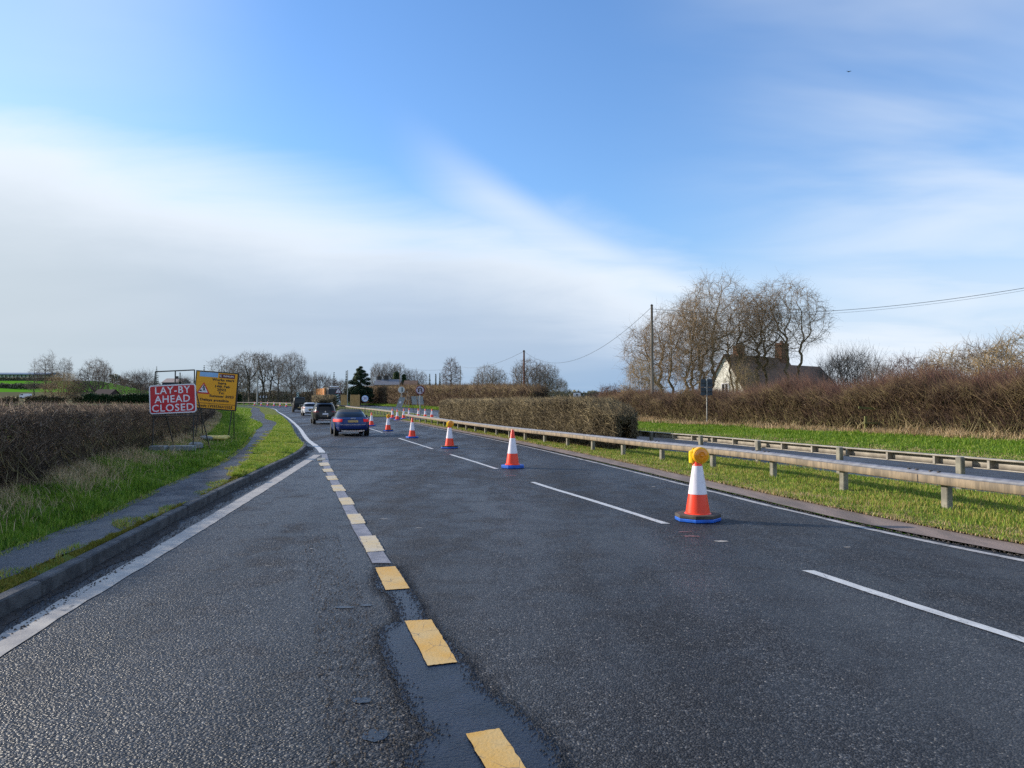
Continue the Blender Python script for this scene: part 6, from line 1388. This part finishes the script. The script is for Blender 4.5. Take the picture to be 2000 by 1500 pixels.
vehicle('estate_car', 'black tall estate car with silver roof rails between the blue convertible and the white hatchback', 'car', 631.5, 58.5, 4.6, 1.86,
        [(.26, -2.12, 2.1, .80, 4.2), (.36, -2.25, 2.2, .90, 5), (.50, -2.27, 2.3, .925, 5), (.80, -2.26, 2.3, .925, 5), (1.0, -2.24, 2.2, .91, 5), (1.06, -2.20, 2.0, .885, 4.6)],
        [(1.04, -2.18, 1.35, .87, 4.6), (1.30, -2.06, .95, .80, 4.6), (1.55, -1.88, .55, .70, 4.4), (1.64, -1.72, .35, .62, 4)], pblk, .36, (-1.35, 1.35), extras=suv_x)
# white hatchback
pwht = carpaint('white_paint', (.74, .74, .76))
def hat_x(o, B, C):
    for s in (1, -1):
        th = rear(.62*1, .86, .87, 4.2, 6)+[-.2, -.1] if s > 0 else [-PI+.1, -PI+.2]+rear(-.86, -.62, .87, 4.2, 6); B.patch('tail_light', M_TAILOFF, o, th, [.80, .88, .96, 1.0], .012)
    plate_(o, -2.07, .74, M_PLATEY); B.patch('rear_bumper', M_PLASTIC, o, rear(-.6, .6, .87, 4.2, 12), [.26, .33, .40], .012)
vehicle('hatchback_car', 'white hatchback half hidden behind the black estate car', 'car', 604, 84, 4.1, 1.74,
        [(.22, -1.92, 1.9, .74, 4), (.34, -2.04, 2.0, .84, 4.2), (.60, -2.06, 2.05, .87, 4.2), (.90, -2.0, 2.0, .86, 4.2), (1.0, -1.92, 1.9, .83, 4)],
        [(.98, -1.88, 1.3, .80, 3.8), (1.2, -1.70, .9, .72, 3.8), (1.40, -1.4, .5, .62, 3.6), (1.47, -1.2, .3, .52, 3)], pwht, .31, (-1.25, 1.25), extras=hat_x)
# black off-roader
def jeep_x(o, B, C):
    for x in (-.76, .76): q = MB(); q.lathe([(.05, 0), (.045, .03)], 12, c=(x, -2.02, .95), axis='Y'); q.lathe([(.05, 0), (.045, .03)], 12, c=(x, -2.02, .80), axis='Y'); q.build('tail_light', M_TAILOFF, o)
    plate_(o, -2.05, .62, M_PLATEY, .52, 0); q = MB(); q.box((0, -2.06, .50), (1.7, .14, .14), ch=.02); q.tube([(0, -2.1, .42), (0, -2.25, .42), (0, -2.25, .52)], .03, 6); q.build('rear_bumper', M_PLASTIC, o)
    q = MB(); q.box((0, -2.02, .78), (.02, .02, .6)); q.box((.3, -2.03, 1.0), (.3, .03, .05)); q.build('rear_door_trim', M_CHROME, o)
    q = MB(); q.box((0, -1.6, .35), (.14, .8, .14)); q.lathe([(.13, -.1), (.15, 0), (.13, .1)], 12, c=(0, -1.45, .36)); q.box((0, -1.45, .36), (1.3, .12, .12)); q.build('rear_axle', M_PLASTIC, o)
vehicle('off_road_vehicle', 'boxy black off-roader at the head of the queue by the bend', 'off-roader', 583.5, 103, 4.2, 1.82,
        [(.46, -2.0, 2.0, .82, 7), (.62, -2.02, 2.05, .89, 8), (1.05, -2.02, 2.05, .90, 8), (1.16, -2.0, 2.0, .885, 8)],
        [(1.15, -1.99, .75, .88, 8), (1.6, -1.96, .55, .83, 8), (1.98, -1.88, .42, .76, 7), (2.04, -1.80, .35, .70, 5)], mat('black_green_paint', (.006, .008, .008), (.009, .011, .011), 3, .45, spec=.25), .40, (-1.2, 1.3), extras=jeep_x)
# lorry coming the other way round the bend
YL = 172; xl = at(650, 780, Y=YL).x; o = empty('tipper_lorry', (xl, YL, float(G(YL))-.1), R(30)); o.scale = (1.25, 1.25, 1.25); tag(o, 'dark fronted lorry with orange tipper body coming round the far bend', 'lorry')
s = Shell([(.45, -1.2, 1.0, 1.22, 7), (1.0, -1.25, 1.0, 1.25, 7), (2.0, -1.22, 1.0, 1.25, 7), (3.2, -1.05, 1.0, 1.2, 7), (3.5, -.8, 1.0, 1.1, 5)]); s.mesh('cab', carpaint('dark_cab_paint', (.012, .014, .022)), o)
s.patch('windscreen', M_GLASS, o, rear(-1.1, 1.1, 1.25, 7, 14), [2.05, 2.3, 2.6, 2.9, 3.05], .01)
q = MB()
for z in (.95, 1.2, 1.45, 1.75, 3.32): q.box((0, -1.26 if z < 2 else -1.04, z), (2.0, .04, .06))
q.build('grille_bar', M_SWHITE, o); q = MB(); q.box((0, -1.3, .5), (2.4, .2, .38), ch=.05); q.build('bumper', M_SGREY, o)
q = MB(); q.box((0, -.95, 3.68), (1.6, .2, .22), ch=.04); q.build('light_bar', M_SWHITE, o)
for x in (-.95, .95): q = MB(); q.box((x, -1.31, .82), (.34, .06, .2), ch=.03); q.build('headlight', M_SWHITE, o)
for x in (-1.45, 1.45): q = MB(); q.box((x, -.9, 2.5), (.22, .14, .7), ch=.03); q.build('mirror', M_PLASTIC, o)
M_ORB = mat('orange_body', (.62, .22, .04), (.52, .17, .03), 1, .5); q = MB(); q.box((0, 5.0, 2.25), (2.45, 7.2, 2.3), ch=.05); q.build('tipper_body', M_ORB, o)
q = MB()
for y in (1.5, 2.7, 3.9, 5.1, 6.3, 7.5, 8.5):
    for x in (-1.26, 1.26): q.box((x, y, 2.3), (.08, .14, 2.4))
q.box((0, 1.42, 3.5), (2.5, .1, .25)); q.build('body_rib', mat('pale_rib', (.55, .38, .22), (.5, .3, .16), 2, .6), o)
for x in (-1.05, 1.05):
    for y in (0.0, 5.6, 7.0): add_wheel(o, x, y, .5, .32)
q = MB(); q.box((0, 4.2, .85), (.9, 8.5, .3)); q.build('chassis', M_PLASTIC, o)
# hovering gull-like speck in the sky is a distant bird
c = at(1658, 140, Y=120); q = MB(); q.add([(-.5, 0, .12), (-.2, .08, .18), (0, .1, .05), (.2, .08, .18), (.5, 0, .12), (0, -.18, 0), (0, .28, .02), (0, 0, -.06)], [(0, 1, 2, 5), (2, 3, 4, 5), (1, 6, 3, 2), (5, 7, 6, 2), (0, 5, 7), (4, 7, 5)])
b = q.build('bird', M_SBLK); b.location = c; tag(b, 'tiny dark bird high in the sky on the right', 'bird')
